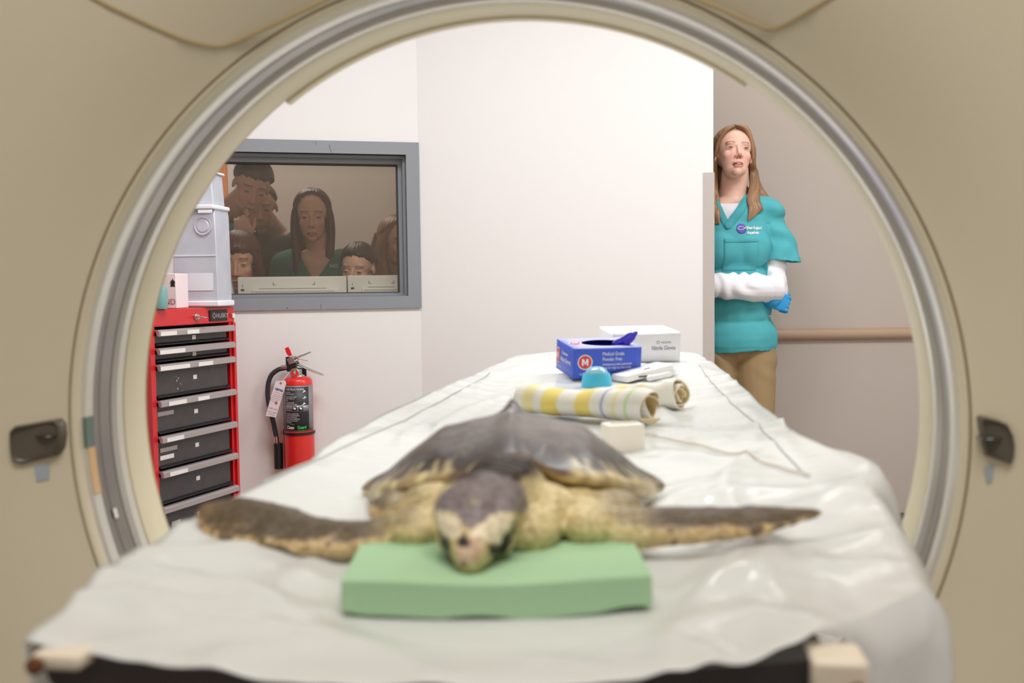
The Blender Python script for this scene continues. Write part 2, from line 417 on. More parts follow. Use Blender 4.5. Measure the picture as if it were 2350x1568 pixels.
hr = [(2246, 958), (2254, 955), (2290, 964), (2312, 974), (2325, 1000), (2329, 1025), (2326, 1052), (2318, 1066), (2290, 1056), (2262, 1046), (2256, 1020), (2250, 990)]
hand_recess(hl, (108, 1000), 0); hand_recess(hr, (2272, 1005), 0)
m_stk = M('pale_blue_sticker', (168, 178, 186), .5)
for x0, y0, w, h in ((78, 1066, 36, 40), (2260, 1068, 20, 42)):
    g = G(); cs = [on_cover(x, y, .0008) for x, y in ((x0, y0 + 4), (x0 + w, y0), (x0 + w - 2, y0 + h - 6), (x0 + 6, y0 + h))]
    g.rings([cs, [p + BB * .0006 for p in cs]]); st = lpart('sticker', g, m_stk, gan, smooth=None)
    st['label'] = 'small pale blue sticker below the grab handle'
# panel seams at the top of the housing
for pts in ([(-350, -300), (-60, -150), (150, -45), (225, 2), (300, 38), (370, 70), (430, 93), (490, 105), (530, 100), (580, 78), (640, 50), (720, 12), (800, -25), (960, -80), (1160, -110)],
            [(1160, -110), (1360, -80), (1520, -30), (1600, -2), (1660, 22), (1715, 48), (1765, 65), (1800, 58), (1850, 30), (1905, -5), (1960, -45), (2200, -200), (2450, -330)]):
    path = []
    for i in range(len(pts) - 1):
        for k in range(6):
            p0 = Vector(pts[max(i - 1, 0)]); p1 = Vector(pts[i]); p2 = Vector(pts[i + 1]); p3 = Vector(pts[min(i + 2, len(pts) - 1)]); t = k / 6
            q = .5 * ((2 * p1) + (p2 - p0) * t + (2 * p0 - 5 * p1 + 4 * p2 - p3) * t * t + (3 * p1 - p0 - 3 * p2 + p3) * t ** 3)
            path.append(on_cover(q.x, q.y, 0))
    g = G().tube(path, .0022, 8, ref=BB, fx=.5); lpart('panel_seam', g, m_seam, gan)
# floor plinth of the gantry
g = G(); vs = [B(-1.0, .33, 0), B(1.0, .33, 0), B(1.0, .72, 0), B(-1.0, .72, 0)]
q = toB(gc)[1]
vs = [B(u, q + w, 0) for u, w in ((-.95, -.06), (.95, -.06), (.95, .36), (-.95, .36))]
g.rings([[v + Vector((0, 0, .0)) for v in vs], [v + Vector((0, 0, .22)) for v in vs]]); lpart('plinth', g, m_cream, gan, bevel=.02)
# ================================================================== TABLE
tab = empty('patient_table', O_B + BB * 1.2, -YB_, 'long dark scanner table top with ivory end caps, under the plastic sheet', 'medical table')
m_carbon = M('dark_carbon_shell', (44, 38, 38), .38, var=(5, (58, 50, 48)))
m_ivory = M('ivory_end_cap', (232, 220, 200), .4)
m_brown = M('rusty_screw', (120, 78, 48), .5, metal=.4)
HWc = .217; LT = 1.78
def cz(t): return .911 + (.020 if t < 0 else .011) * abs(t) ** 1.8
def nearv(u): return -.016 + .12 * u
g = G(); rings = []
for v in (-.014, -.010, 1.2, LT):
    f = (lambda u: v + .014 + nearv(u)) if v < .1 else (lambda u: v)
    hw = lambda t: (.198 if t < 0 else HWc) * t
    top = [B(hw(t), f(hw(t)), cz(t)) for t in np.linspace(-1, 1, 33)]; bot = [B(hw(t) * .96, f(hw(t)), cz(t) - .045 * (1 - .55 * abs(t) ** 3)) for t in np.linspace(1, -1, 33)]
    rings.append(top + bot)
g.rings(rings); lpart('cradle', g, m_carbon, tab, smooth=50)
for sx, w, hh in ((-1, .028, .009), (1, .029, .024)):
    g = G(); c = B(-.181, nearv(-.181) + .003, .9262) if sx < 0 else B(.222, nearv(.222) + .004, .912)
    g.box((0, 0, 0), (w, .03, hh)); g.xf(Matrix.Translation(c) @ MF((0, 0, 0), BR, BB)); o = lpart('end_cap', g, m_ivory, tab, bevel=.003)
    g = G().lathe([(.0045, 0), (.0045, .003), (.002, .004)], 14); g.xf(Matrix.Translation(B(-.190, nearv(-.190) - .0125, .9255) if sx < 0 else B(.230, nearv(.23) - .0115, .909)) @ MF((0, 0, 0), BR, (0, 0, 1)))
    lpart('end_cap_screw', g, m_brown, o)
g = G(); vs = [B(u, v, 0) for u, v in ((-.16, 1.0), (.16, 1.0), (.16, 1.75), (-.16, 1.75))]
g.rings([[v + Vector((0, 0, z)) for v in vs] for z in (0, .10)]); lpart('pedestal_foot', g, m_ivory, tab, bevel=.01)
vs = [B(u, v, 0) for u, v in ((-.13, 1.05), (.13, 1.05), (.13, 1.7), (-.13, 1.7))]
g = G(); g.rings([[v + Vector((0, 0, z)) for v in vs] for z in (.10, .872)]); lpart('pedestal_column', g, m_ivory, tab, bevel=.01)

# ------------------------------------------------------------------ pad and plastic sheet
LE = [toB(PZ(x, y, z)) for x, y, z in ((70, 1466, .934), (262, 1338, .938), (395, 1238, .944), (540, 1150, .950), (700, 1075, .953), (740, 1035, .956), (820, 990, .956), (900, 945, .956), (1000, 902, .952), (1100, 858, .948), (1180, 822, .942))]
RE = [toB(PZ(x, y, z)) for x, y, z in ((2128, 1378, .932), (2090, 1290, .935), (2046, 1200, .940), (1985, 1110, .946), (1915, 1045, .952), (1830, 1003, .955), (1750, 940, .955), (1690, 880, .952), (1640, 840, .950), (1600, 816, .946))]
LE = sorted(LE, key=lambda q: q[1]); RE = sorted(RE, key=lambda q: q[1])
la = np.array(LE); ra = np.array(RE)
VEND = min(la[-1, 1], 2.5)
def ul(v): return np.interp(v, la[:, 1], la[:, 0])
def ur(v): return np.interp(v, ra[:, 1], ra[:, 0])
def zl(v): return np.interp(v, la[:, 1], la[:, 2])
def zr(v): return np.interp(v, ra[:, 1], ra[:, 2])
def zc(v): return np.interp(v, [-.04, .0, .05, .15, .3, .6, 1.25, 1.42, 1.55, 2.4], [.911, .914, .918, .920, .925, .930, .936, .948, .954, .955])
def pad_z(u, v):
    a, b = ul(v), ur(v); t = (2 * u - a - b) / (b - a); e = zl(v) if t < 0 else zr(v)
    return zc(v) + (e - zc(v)) * min(abs(t), 1.0) ** 2.6
# where things rest the film lies flat
REST = []
def flat(u, v):
    k = 1.0
    for (cu, cv, ru, rv) in REST:
        d = math.hypot((u - cu) / ru, (v - cv) / rv); k = min(k, max(0.0, min(1.0, (d - .85) / .45)))
    return k
uT, vT, _ = toB(PZ(1170, 1130, .925))
REST += [(toB(P(1140, 1400, .60))[0], toB(P(1140, 1400, .62))[1] - .01, .12, .075), (uT, vT + .04, .14, .17)]
rsf = np.random.RandomState(3)
folds = []
for k in range(26):   # short creases, denser towards the near end
    v0 = rsf.rand() ** 1.8 * 1.0; u0 = (rsf.rand() - .5) * .5; an = rsf.rand() * PI; L_ = .05 + rsf.rand() * .14; w = .005 + rsf.rand() * .009; a = .003 + rsf.rand() * .006
    folds.append((u0, v0, an, L_, w * 1.3, a * 1.35))
# long creases: along the bed and draped at the right corner
folds += [(-.13, .8, PI / 2 - .05, .5, .006, .004), (-.16, 1.2, PI / 2, .5, .005, .003), (.10, .14, .35, .13, .012, .011), (.17, .12, 1.0, .11, .010, .010), (.20, .20, 1.35, .12, .011, .012), (.05, .045, .2, .16, .014, .009),
          (-.12, .05, -.25, .14, .014, .009), (-.15, .12, .5, .10, .012, .009), (.13, .25, -.7, .10, .010, .008), (.19, .36, 1.5, .16, .009, .010), (-.02, .02, .05, .12, .010, .006), (-.17, .02, -.7, .05, .010, .006), (.18, .05, -.5, .08, .014, .010)]
folds = [(a_, b_, c_, d_, w_, h_ * (1.5 if k_ >= 28 else 1)) for k_, (a_, b_, c_, d_, w_, h_) in enumerate(folds)]
def crease(u, v):
    z = 0
    for (u0, v0, an, L_, w, a) in folds:
        ca, sa = math.cos(an), math.sin(an); x = (u - u0) * ca + (v - v0) * sa; y = -(u - u0) * sa + (v - v0) * ca
        y += .25 * x * x / max(L_, .01)
        if abs(x) < L_ * 1.6 and abs(y) < w * 4: z += a * math.exp(-(x / L_) ** 2 * 1.5) / (1 + (y / w) ** 2) ** 1.3
    return .0125 * math.tanh(z / .0125)
def film_z(u, v):
    z = pad_z(u, v) + .0022
    n = mnoise.noise(Vector((u * 26, v * 9, 3.1))) * .0022 + mnoise.noise(Vector((u * 60, v * 14, 7.7))) * .0011
    if v > .9: n += .0016 * max(0, mnoise.noise(Vector((u * 8 + v * 2, v * 26, 1)))) * 2
    return z + (.0012 + n + crease(u, v)) * (.12 + .88 * flat(u, v))
m_pad = M('white_pad_cloth', (240, 242, 240), .7, bump=(60, .25, .002))
def hem(u): return float(np.interp(u, [-.25, -.1, 0, .08, .15, .2, .24, .29], [-.034, -.030, -.021, -.010, .004, .022, .056, .100]))
def remap(v, t): return v + (hem(.03 + .25 * max(-1, min(1, t))) + .050) * max(0.0, 1 - (v + .050) / .34) ** 1.2
def padf(i, j):
    v = -.032 + (VEND - .005) * i; v = remap(v, 2 * j - 1) + .004; a, b = ul(v), ur(v)
    b = min(b, b - .02); a = max(a, -.25)
    u = a + (b - a) * (.01 + .98 * j); return B(u, v, pad_z(u, v))
NI, NJ = 110, 44
g = G()
top = [[padf(i / NI, j / NJ) for j in range(NJ + 1)] for i in range(NI + 1)]
rings = []
for r in top:
    n = len(r); bot = [Vector((p.x, p.y, max(.9185 if True else 0, cz(max(-1, min(1, toB(p)[0] / HWc))) + .0015))) for p in reversed(r)]
    bot = [Vector((q.x, q.y, min(q.z, p.z - .0005))) for q, p in zip(bot, reversed(r))]
    rings.append(r + bot)
g.rings(rings)
pad = part('table_pad', g, m_pad, None, smooth=60); tag(pad, 'long white padded mat lying on the scanner table under the clear plastic sheet', 'table pad')
# translucent sheet
ms = bpy.data.materials.new('milky_plastic_film'); ms.use_nodes = True; nt = ms.node_tree; b = nt.nodes['Principled BSDF']
b.inputs['Base Color'].default_value = lin((246, 247, 246)); b.inputs['Roughness'].default_value = .17; b.inputs['Specular IOR Level'].default_value = .55; b.inputs['Coat Weight'].default_value = .3; b.inputs['Coat Roughness'].default_value = .12
tl = nt.nodes.new('ShaderNodeBsdfTranslucent'); tl.inputs[0].default_value = lin((244, 245, 242)); ma = nt.nodes.new('ShaderNodeMixShader'); ma.inputs[0].default_value = .22
nt.links.new(b.outputs[0], ma.inputs[1]); nt.links.new(tl.outputs[0], ma.inputs[2])
tp = nt.nodes.new('ShaderNodeBsdfTransparent'); tp.inputs[0].default_value = (.95, .96, .94, 1); mb = nt.nodes.new('ShaderNodeMixShader'); mb.inputs[0].default_value = .25
nt.links.new(ma.outputs[0], mb.inputs[1]); nt.links.new(tp.outputs[0], mb.inputs[2]); nt.links.new(mb.outputs[0], nt.nodes['Material Output'].inputs[0])
tc = nt.nodes.new('ShaderNodeTexCoord'); nz = nt.nodes.new('ShaderNodeTexNoise'); nz.inputs['Scale'].default_value = 22; nt.links.new(tc.outputs['Object'], nz.inputs['Vector'])
bp = nt.nodes.new('ShaderNodeBump'); bp.inputs['Strength'].default_value = .35; bp.inputs['Distance'].default_value = .006; nt.links.new(nz.outputs['Fac'], bp.inputs['Height']); nt.links.new(bp.outputs['Normal'], b.inputs['Normal'])
V0 = -.050
TS = list(np.concatenate([np.linspace(-1.34, -1.0, 9)[:-1], np.linspace(-1, 1, 110), np.linspace(1.0, 1.42, 12)[1:]]))
def drape(v, t):
    v = remap(v, t)
    a, b = ul(v), ur(v)
    if abs(t) <= 1:
        u = (a + b) / 2 + (b - a) / 2 * t; z = film_z(u, v)
        if v < -.02: z -= (-.02 - v) ** 2 * 3 * (1 - abs(t) ** 3)
        return B(u, v, z)
    s = (abs(t) - 1); sg = 1 if t > 0 else -1
    e = b if sg > 0 else a; ze = film_z(e, v)
    L_ = .22 if (sg > 0 and v < .35) else .16
    n = mnoise.noise(Vector((v * 9, s * 3, 5 * sg))) * .012 * min(1, s * 8)
    if sg > 0:
        flap = math.exp(-((v - vflap) / .07) ** 2); o = (.22 * s - .60 * s * s) * (1 if v < .3 else .35) + flap * .035 * math.sin(min(1, s / .2) * PI / 2)
        lift = flap * .016 * math.sin(min(1, s / .14) * PI)
        return B(e + o + n, v, ze - s * L_ - s * s * .25 + lift)
    return B(e - s * .025 + n, v, ze - s * L_ - s * s * .3)
vflap = toB(PZ(1960, 1085, .945))[1]
g = G(); vv = list(V0 + (np.linspace(0, 1, 230) ** 1.5) * (VEND - V0 + .02)); vs = []
for v in vv:
    for t in TS: vs.append(drape(v, t))
for k in (1, 2, 3):      # the far end turns down
    for t in TS:
        p = drape(vv[-1], t); vs.append(p + BB * (.012 if k < 3 else .014) - Vector((0, 0, .02 * k)))
first = []
for k in (3, 2, 1):      # the near corner hangs as a curtain beside the end cap
    for t in TS:
        p = drape(vv[0], t); u = toB(p)[0]; dr_ = .10 * sstep(.225, .262, u) + .003
        first.append(p - BB * (.003 * k + .010 * dr_ * k) - Vector((0, 0, dr_ * k / 3)))
vs = first + vs
n = len(TS); rows = len(vv) + 6
g.add(vs, [(i * n + j, i * n + j + 1, (i + 1) * n + j + 1, (i + 1) * n + j) for i in range(rows - 1) for j in range(n - 1)])
film = part('plastic_sheet', g, ms, None, smooth=180, solid=.0004, recalc=False)
tag(film, 'large wrinkled milky plastic sheet draped over the table pad under the turtle', 'plastic sheet')
def top_at(u, v): return film_z(u, v)
def seat(px, py, z0=.93):
    """point of the sheet seen at a pixel"""
    z = z0
    for _ in range(12):
        p = PZ(px, py, z); u, v, _q = toB(p); z = .5 * z + .5 * film_z(u, v)
    return PZ(px, py, z)

m_sm = M('grey_weld_seam', (176, 180, 172), .5)
for pts_ in ([(1604, 838), (1640, 884), (1680, 928), (1730, 968), (1790, 1030), (1850, 1092)], [(1124, 856), (960, 948), (800, 1022), (700, 1066), (590, 1116)]):
    cp_ = [seat(*q) for q in pts_]; pth = []
    for a_, b_ in zip(cp_, cp_[1:]):
        for k in range(8): q = a_.lerp(b_, k / 8); pth.append(Vector((q.x, q.y, film_z(*toB(q)[:2]) + .0006)))
    part('weld_seam', G().tube(pth, .0011, 6), m_sm, film)
# ------------------------------------------------------------------ foam block
m_foam = M('green_foam', (164, 202, 162), .95, bump=(420, .5, .001), var=(3, (170, 207, 167)))
fl = P(783, 1412, .600); frr = P(1497, 1402, .580)
zb_ = min(film_z(*toB(fl)[:2]), film_z(*toB(frr)[:2]))
fl = PZ(783, 1414, .9235); frr = PZ(1497, 1403, .9235)
fx = (frr - fl); FLn = fx.length; fx.normalize(); fy = Vector((-fx.y, fx.x, 0)); FD = .090; FH = .0215
foam = G(); nx_, ny_, nz_ = 36, 14, 4
def foamp(i, j, k):
    x = i * FLn; y = j * FD; sag = -.0022 * math.sin(PI * i) ** 2
    bx = .006 * (1 - j) * math.sin(PI * i)                       # front bows out a little
    return fl + fx * x + fy * (y - bx) + Vector((0, 0, k * FH + sag * (1 - k * .3) + .0005 * math.sin(9 * i) + (.0030 * max(0, math.sin(PI * 4 * i + 2.2)) * (1 - j) ** 2 if k == 0 else 0)))
rg = []
for i in range(nx_ + 1):
    a = i / nx_; r = [foamp(a, j / 10, 0) for j in range(11)] + [foamp(a, 1, k / 3) for k in (1, 2)] + [foamp(a, 1 - j / 10, 1) for j in range(11)] + [foamp(a, 0, 1 - k / 3) for k in (1, 2)]
    rg.append(r)
foam.rings(rg); fo_ = part('foam_block', foam, m_foam, None, bevel=.0012); tag(fo_, 'green foam block under the chin of the turtle', 'foam block')
FTOP = .9235 + FH
# ================================================================== TURTLE
TO = Vector(PZ(1172, 1130, .925)); TO.z = 0
q = P(1176, 1100, .80); TO = Vector((q.x, q.y, .926))
ty_ = rad(0.5); MT = Matrix((Vector((math.cos(ty_), -math.sin(ty_), 0)), Vector((math.sin(ty_), math.cos(ty_), 0)), Vector((0, 0, 1)))).transposed().to_4x4(); MT.translation = TO; MTi = MT.inverted()
tur = empty('sea_turtle_anchor', (0, 0, 0)); bpy.data.objects.remove(tur)
def T(px, py, d): return MTi @ P(px, py, d)
def lump(g, px, py, d, r): g.ell(T(px, py, d), r)
g = G()
g.ell((0, .055, .032), (.086, .105, .030)); g.ell((0, -.030, .032), (.080, .050, .030))
H = T(1094, 1196, .645); NK = T(1150, 1140, .70)
g.tube([H, T(1124, 1168, .668), T(1157, 1137, .705), T(1168, 1152, .76)], [.021, .0270, .0315, .030], 20)
beak = T(1076, 1316, .614)
fwd = (beak - H).normalized()
side = Vector((1, 0, 0)); side = (side - fwd * side.dot(fwd)).normalized(); upv = side.cross(fwd)
MH = Matrix((side, fwd, upv)).transposed()       # x side, y forward, z up of the head
def HL(x, y, z): return H + MH @ Vector((x, y, z))
g.ell(HL(0, -.003, -.005), (.0268, .030, .0225), MH); g.ell(HL(0, .014, -.006), (.0205, .024, .019), MH)
g.ell(HL(0.0, .026, -.009), (.0135, .020, .0145), MH)
g.tube([HL(0, .028, -.003), HL(0, .0385, -.011)], [.0075, .0038], 12)
for s in (-1, 1):
    g.ell(HL(s * .0165, .009, .005), (.0095, .012, .0095), MH)   # brow above the eye
    g.ell(HL(s * .0165, -.001, -.012), (.011, .020, .011), MH)  # cheek
lump(g, 1245, 1180, .700, (.028, .028, .022)); lump(g, 1215, 1215, .675, (.022, .024, .018)); lump(g, 1290, 1172, .735, (.036, .030, .020))
lump(g, 1010, 1172, .725, (.032, .026, .021)); lump(g, 930, 1172, .745, (.028, .026, .014)); lump(g, 1390, 1172, .735, (.030, .028, .016))
def flipper(pts):
    """cross sections: pixel, depth, half thickness, half chord, tilt"""
    rings = []; cs = [T(*p[:3]) for p in pts]; sgn = 1 if cs[-1].x > cs[0].x else -1
    for i, (p, c) in enumerate(zip(pts, cs)):
        t = (cs[min(i + 1, len(cs) - 1)] - cs[max(i - 1, 0)]).normalized()
        a = Vector((0, 1, 0)); a = (a - t * a.dot(t)).normalized(); b = t.cross(a)
        if b.z < 0: b = -b
        ti = rad(p[5]); ch = a * math.cos(ti) + b * math.sin(ti); th = b * math.cos(ti) - a * math.sin(ti)
        rings.append([c + ch * (math.cos(k * PI / 8) * p[4]) + th * (math.sin(k * PI / 8) * p[3]) for k in range(16)])
    g.rings(rings)
flipper([(1010, 1195, .715, .018, .020, 20), (955, 1214, .700, .0160, .018, 20), (880, 1236, .690, .0120, .017, 20), (800, 1238, .688, .0100, .018, 20), (710, 1230, .690, .0090, .019, 22), (630, 1212, .698, .0086, .024, 25), (560, 1196, .706, .0078, .024, 28), (505, 1184, .715, .0058, .020, 31), (470, 1174, .722, .0032, .009, 34), (458, 1170, .726, .002, .004, 36)])
flipper([(1330, 1195, .705, .0185, .020, 14), (1385, 1212, .690, .0165, .021, 14), (1450, 1213, .683, .0135, .020, 14), (1540, 1208, .680, .0115, .020, 12), (1640, 1202, .682, .0095, .021, 11), (1720, 1196, .686, .0075, .020, 10), (1790, 1186, .690, .005, .016, 8), (1850, 1179, .694, .003, .009, 6), (1884, 1176, .698, .0018, .004, 4)])
lump(g, 1354, 1208, .678, (.0185, .015, .0140)); lump(g, 948, 1222, .682, (.018, .014, .0128))
# hind flippers and tail, behind the shell
for s in (-1, 1): g.tube([(s * .07, .15, .02), (s * .085, .17, .012), (s * .09, .19, .008)], [.018, .018, .008], 14, fx=1.3, fy=.5, ref=(1, 0, 0))
g.tube([(0, .16, .02), (0, .20, .010)], [.012, .004])
me = remesh(g, .0019, 5)
p = coords(me); nm = normals(me)
# folds of skin and scaly bumps
p += nm * (.0005 * pnoise(p, 420, 5) + .0007 * pnoise(p, 190, 8))[:, None]
# wrinkles round the neck
ax = p - np.array(H); along = ax @ np.array(-fwd); ring = np.exp(-((along - .045) / .022) ** 2)
perp = np.linalg.norm(ax + along[:, None] * np.array(fwd), axis=1); p += nm * (ring * np.exp(-(perp / .036) ** 4) * .0008 * np.sin(along * 900))[:, None]
# flat where it rests
minz = .9265 - TO.z
hl = (p - np.array(H)) @ np.array([list(side), list(fwd), list(upv)]).T   # head-local
sx_ = np.sign(hl[:, 0])
# eye sockets and beak ridge
for s in (-1, 1):
    d2 = ((hl[:, 0] - s * .0190) / .0055) ** 2 + ((hl[:, 1] - .0145) / .0065) ** 2 + ((hl[:, 2] + .0045) / .006) ** 2
    p -= nm * (.0024 * np.exp(-d2))[:, None]
floorz = np.full(len(p), .9240 - TO.z)
setco(me, p)
TAN = L3((232, 216, 164)); TAN2 = L3((212, 192, 138)); CRM = L3((255, 244, 214)); DK = L3((58, 50, 48)); DKB = L3((72, 58, 48)); GR = L3((138, 128, 130)); ORG = L3((214, 164, 120)); PNK = L3((240, 208, 184))
nm = normals(me)
col = np.tile(TAN, (len(p), 1)); wn_ = pnoise(p, 130, 11); w2 = pnoise(p, 380, 12); w3 = pnoise(p, 60, 13)
def mix(mask, c, k=1.0):
    global col
    m = np.clip(mask * k, 0, 1)[:, None]; col = col * (1 - m) + np.array(c) * m
mix(sstep(.1, .9, w3), TAN2, .6)
mix(sstep(.5, 1.0, -w2), L3((150, 126, 86)), .5)
# flippers: dark above, mottled tan below the edge
fl_ = sstep(.078, .105, np.abs(p[:, 0] - .0)) * (p[:, 1] < -.02)
topn = sstep(.52, .78, nm[:, 2] + .10 * wn_)
far_ = sstep(.10, .2, np.abs(p[:, 0]))
mix(fl_, ORG, .35)
mix(fl_ * topn, DK, .96)
mix(fl_ * (1 - topn) * sstep(.45, .75, w2 + .5 * far_), DK, .75)
mix(fl_ * topn * sstep(.7, 1.0, w2), L3((110, 98, 92)), .5)
tip = sstep(.185, .20, np.abs(p[:, 0])) * fl_; mix(tip * sstep(-.2, .5, wn_), ORG, .5)
# shoulders grey towards the top of the limb
mix(sstep(.05, .075, np.abs(p[:, 0])) * (p[:, 1] < -.02) * sstep(.45, .8, nm[:, 2]) , L3((112, 98, 76)), .6)
# dark top of the neck
nx0 = H.x + (p[:, 1] - H.y) * (-(H.x) / (0.0 - H.y + 1e-6)) * 1.0
nxl = np.interp(p[:, 1], [H.y - .03, H.y, NK.y, NK.y + .06], [H.x, H.x, NK.x + .004, 0])
neck = (1 - sstep(.019, .027, np.abs(p[:, 0] - nxl) + .0022 * wn_)) * (hl[:, 1] < -.012) * sstep(.1, .4, nm[:, 2])
mix(neck, L3((56, 44, 36)), 1)
# head pattern
fr_ = (hl[:, 1] > -.03) * (np.abs(hl[:, 0]) < .033) * (np.abs(hl[:, 2]) < .04) * 1.0
# planar coordinates on the front of the head in millimetres
Rv = np.array(MTi.to_3x3() @ _R); Uv = np.array(MTi.to_3x3() @ _U); a = p - np.array(H)
X = a @ Rv * 1000 / .2823; Y = a @ Uv * 1000 / .2823        # one unit is 0.28 mm
X = X + 1094 ; Y = 1196 - Y
def blob(pts, soft=5):
    """soft polygon mask"""
    x, y = X, Y; inside = np.zeros(len(x), bool); dist = np.full(len(x), 1e9)
    for i in range(len(pts)):
        x0, y0 = pts[i]; x1, y1 = pts[(i + 1) % len(pts)]
        c = ((y0 > y) != (y1 > y)); xi = (x1 - x0) * (y - y0) / ((y1 - y0) if y1 != y0 else 1e-9) + x0; inside ^= c & (x < xi)
        t = np.clip(((x - x0) * (x1 - x0) + (y - y0) * (y1 - y0)) / ((x1 - x0) ** 2 + (y1 - y0) ** 2), 0, 1)
        dist = np.minimum(dist, np.hypot(x - x0 - t * (x1 - x0), y - y0 - t * (y1 - y0)))
    return sstep(-soft, soft, np.where(inside, dist, -dist)) * fr_
mix(blob([(995, 1172), (1010, 1130), (1050, 1100), (1110, 1088), (1170, 1095), (1205, 1130), (1215, 1175), (1200, 1190), (1180, 1164), (1140, 1168), (1110, 1180), (1085, 1192), (1068, 1186), (1055, 1168), (1030, 1162)]), GR)
mix(blob([(1080, 1136), (1092, 1130), (1106, 1136), (1104, 1146), (1086, 1146)], 6), L3((170, 160, 140)), .8)
mix(blob([(1003, 1168), (1012, 1163), (1052, 1168), (1064, 1184), (1066, 1200), (1052, 1212), (1030, 1216), (1014, 1212), (1006, 1195)]), CRM)
mix(blob([(1084, 1196), (1110, 1182), (1130, 1166), (1166, 1162), (1177, 1175), (1174, 1196), (1160, 1222), (1148, 1232), (1130, 1224), (1110, 1214), (1094, 1208)]), CRM)
mix(blob([(1060, 1205), (1112, 1205), (1110, 1245), (1092, 1262), (1058, 1260), (1052, 1230)]), PNK, .8)
mix(blob([(1056, 1214), (1070, 1198), (1086, 1214), (1088, 1222), (1076, 1228), (1058, 1226)], 4), DK)
mix(blob([(1008, 1218), (1034, 1212), (1040, 1226), (1039, 1250), (1041, 1270), (1028, 1266), (1016, 1246)], 4), L3((26, 22, 20)))
mix(blob([(1122, 1222), (1136, 1228), (1158, 1232), (1168, 1222), (1176, 1196), (1184, 1180), (1186, 1200), (1176, 1230), (1162, 1264), (1140, 1264), (1126, 1248)], 4), L3((26, 22, 20)))
mix(blob([(1190, 1170), (1206, 1180), (1204, 1210), (1196, 1216), (1188, 1200)], 5) * sstep(-.4, .4, w2), DK, .7)
mix(blob([(1064, 1260), (1070, 1257), (1075, 1264), (1070, 1272), (1063, 1268)], 4), L3((150, 84, 40)))
setcol(me, col)
m_skin = M('turtle_skin', (200, 180, 130), .42, attr=True, var=(260, (214, 206, 200)), bump=(700, .35, .0012), spec=.4)
body = link('sea_turtle', me, m_skin, None, smooth=180); body.matrix_world = MT
tag(body, 'young sea turtle with grey spiked shell lying spread on the plastic sheet, chin on foam', 'turtle')
m_eye = M('turtle_eye', (16, 14, 14), .08, coat=.6)
for s in (-1, 1):
    part('eye', G().ell(HL(s * .0182, .0140, -.0045), (.0042, .0052, .0044), MH), m_eye, body)

# ---- carapace
NTH, NRH = 200, 60
def shell_pt(th, rho, lower=0):
    c, s = math.cos(th), math.sin(th)
    ser = 1 + .012 * (abs(((th / (2 * PI) * 26) % 1) - .5) * 2 - .5) * (rho ** 6)
    xe = .1205 * math.copysign(abs(s) ** .92, s); ye = -.128 * c
    tipb = math.exp(-((abs(th if th <= PI else 2 * PI - th) - PI * .53) / .085) ** 2) * (rho ** 12)
    xe *= 1 + .085 * tipb
    ze = .013 + .045 * max(0, c) ** 1.6 + .015 * math.exp(-(xe / .024) ** 2) * (c > 0)
    zt = .082
    x = xe * rho * ser; y = .043 + ye * rho * ser
    z = ze + (zt - ze) * max(0, (1 - rho ** 2.15)) ** .82
    z += .007 * sstep(.86, 1, rho) * abs(s) ** 3
    # keel and spines
    z += .0035 * math.exp(-(x / .012) ** 2) * (1 - rho ** 4)
    for ys, hh, w in ((.012, .0045, .022), (.062, .0115, .020), (.105, .010, .020), (.14, .005, .016)):
        z += hh * max(0, 1 - abs(x) / .017) ** 2.1 * max(0, 1 - abs(y - ys) / w) ** 1.1
    # low lateral keels and scute edges
    z += .0022 * math.exp(-((abs(x) - .060) / .010) ** 2) * (1 - rho ** 3) * (1 + .5 * math.sin(y * 130))
    return Vector((x, y, z))
vs = [shell_pt(0, 0)]; info = [(0, 0)]
for i in range(1, NRH + 1):
    for j in range(NTH): vs.append(shell_pt(2 * PI * j / NTH, i / NRH)); info.append((2 * PI * j / NTH, i / NRH))
nt_ = len(vs)
low = [(1.0, -.0028), (.985, -.006), (.95, -.0075), (.86, -.006), (.72, -.004)]
for k, (rho, dz) in enumerate(low):
    for j in range(NTH):
        th = 2 * PI * j / NTH; q = shell_pt(th, 1.0); cen = Vector((0, .043, q.z)); w = cen + (q - cen) * rho
        vs.append(w + Vector((0, 0, dz))); info.append((th, 2 + k))
fs = [(0, 1 + (j + 1) % NTH, 1 + j) for j in range(NTH)]
for i in range(NRH - 1 + len(low)):
    for j in range(NTH):
        a = 1 + i * NTH + j; b_ = 1 + i * NTH + (j + 1) % NTH; fs.append((a, b_, b_ + NTH, a + NTH))
me = G().add(vs, fs).mesh('carapace')
p = coords(me); inf = np.array(info)
w1 = pnoise(p, 70, 21); w2 = pnoise(p, 240, 22); w3 = pnoise(p, 28, 23)
c0 = L3((92, 80, 74)); c1 = L3((64, 57, 50)); c2 = L3((124, 112, 106))
col = np.tile(c0, (len(p), 1))
mix(sstep(-.1, .8, w1), c1, .7); mix(sstep(.3, .9, w3 + .3 * w2), c2, .4); mix(sstep(.6, .9, w2), L3((132, 116, 88)), .35)
th = inf[:, 0]; rho = inf[:, 1]; thn = np.minimum(th, 2 * PI - th); front = 1 - sstep(1.15, 1.75, thn)
top = rho <= 1
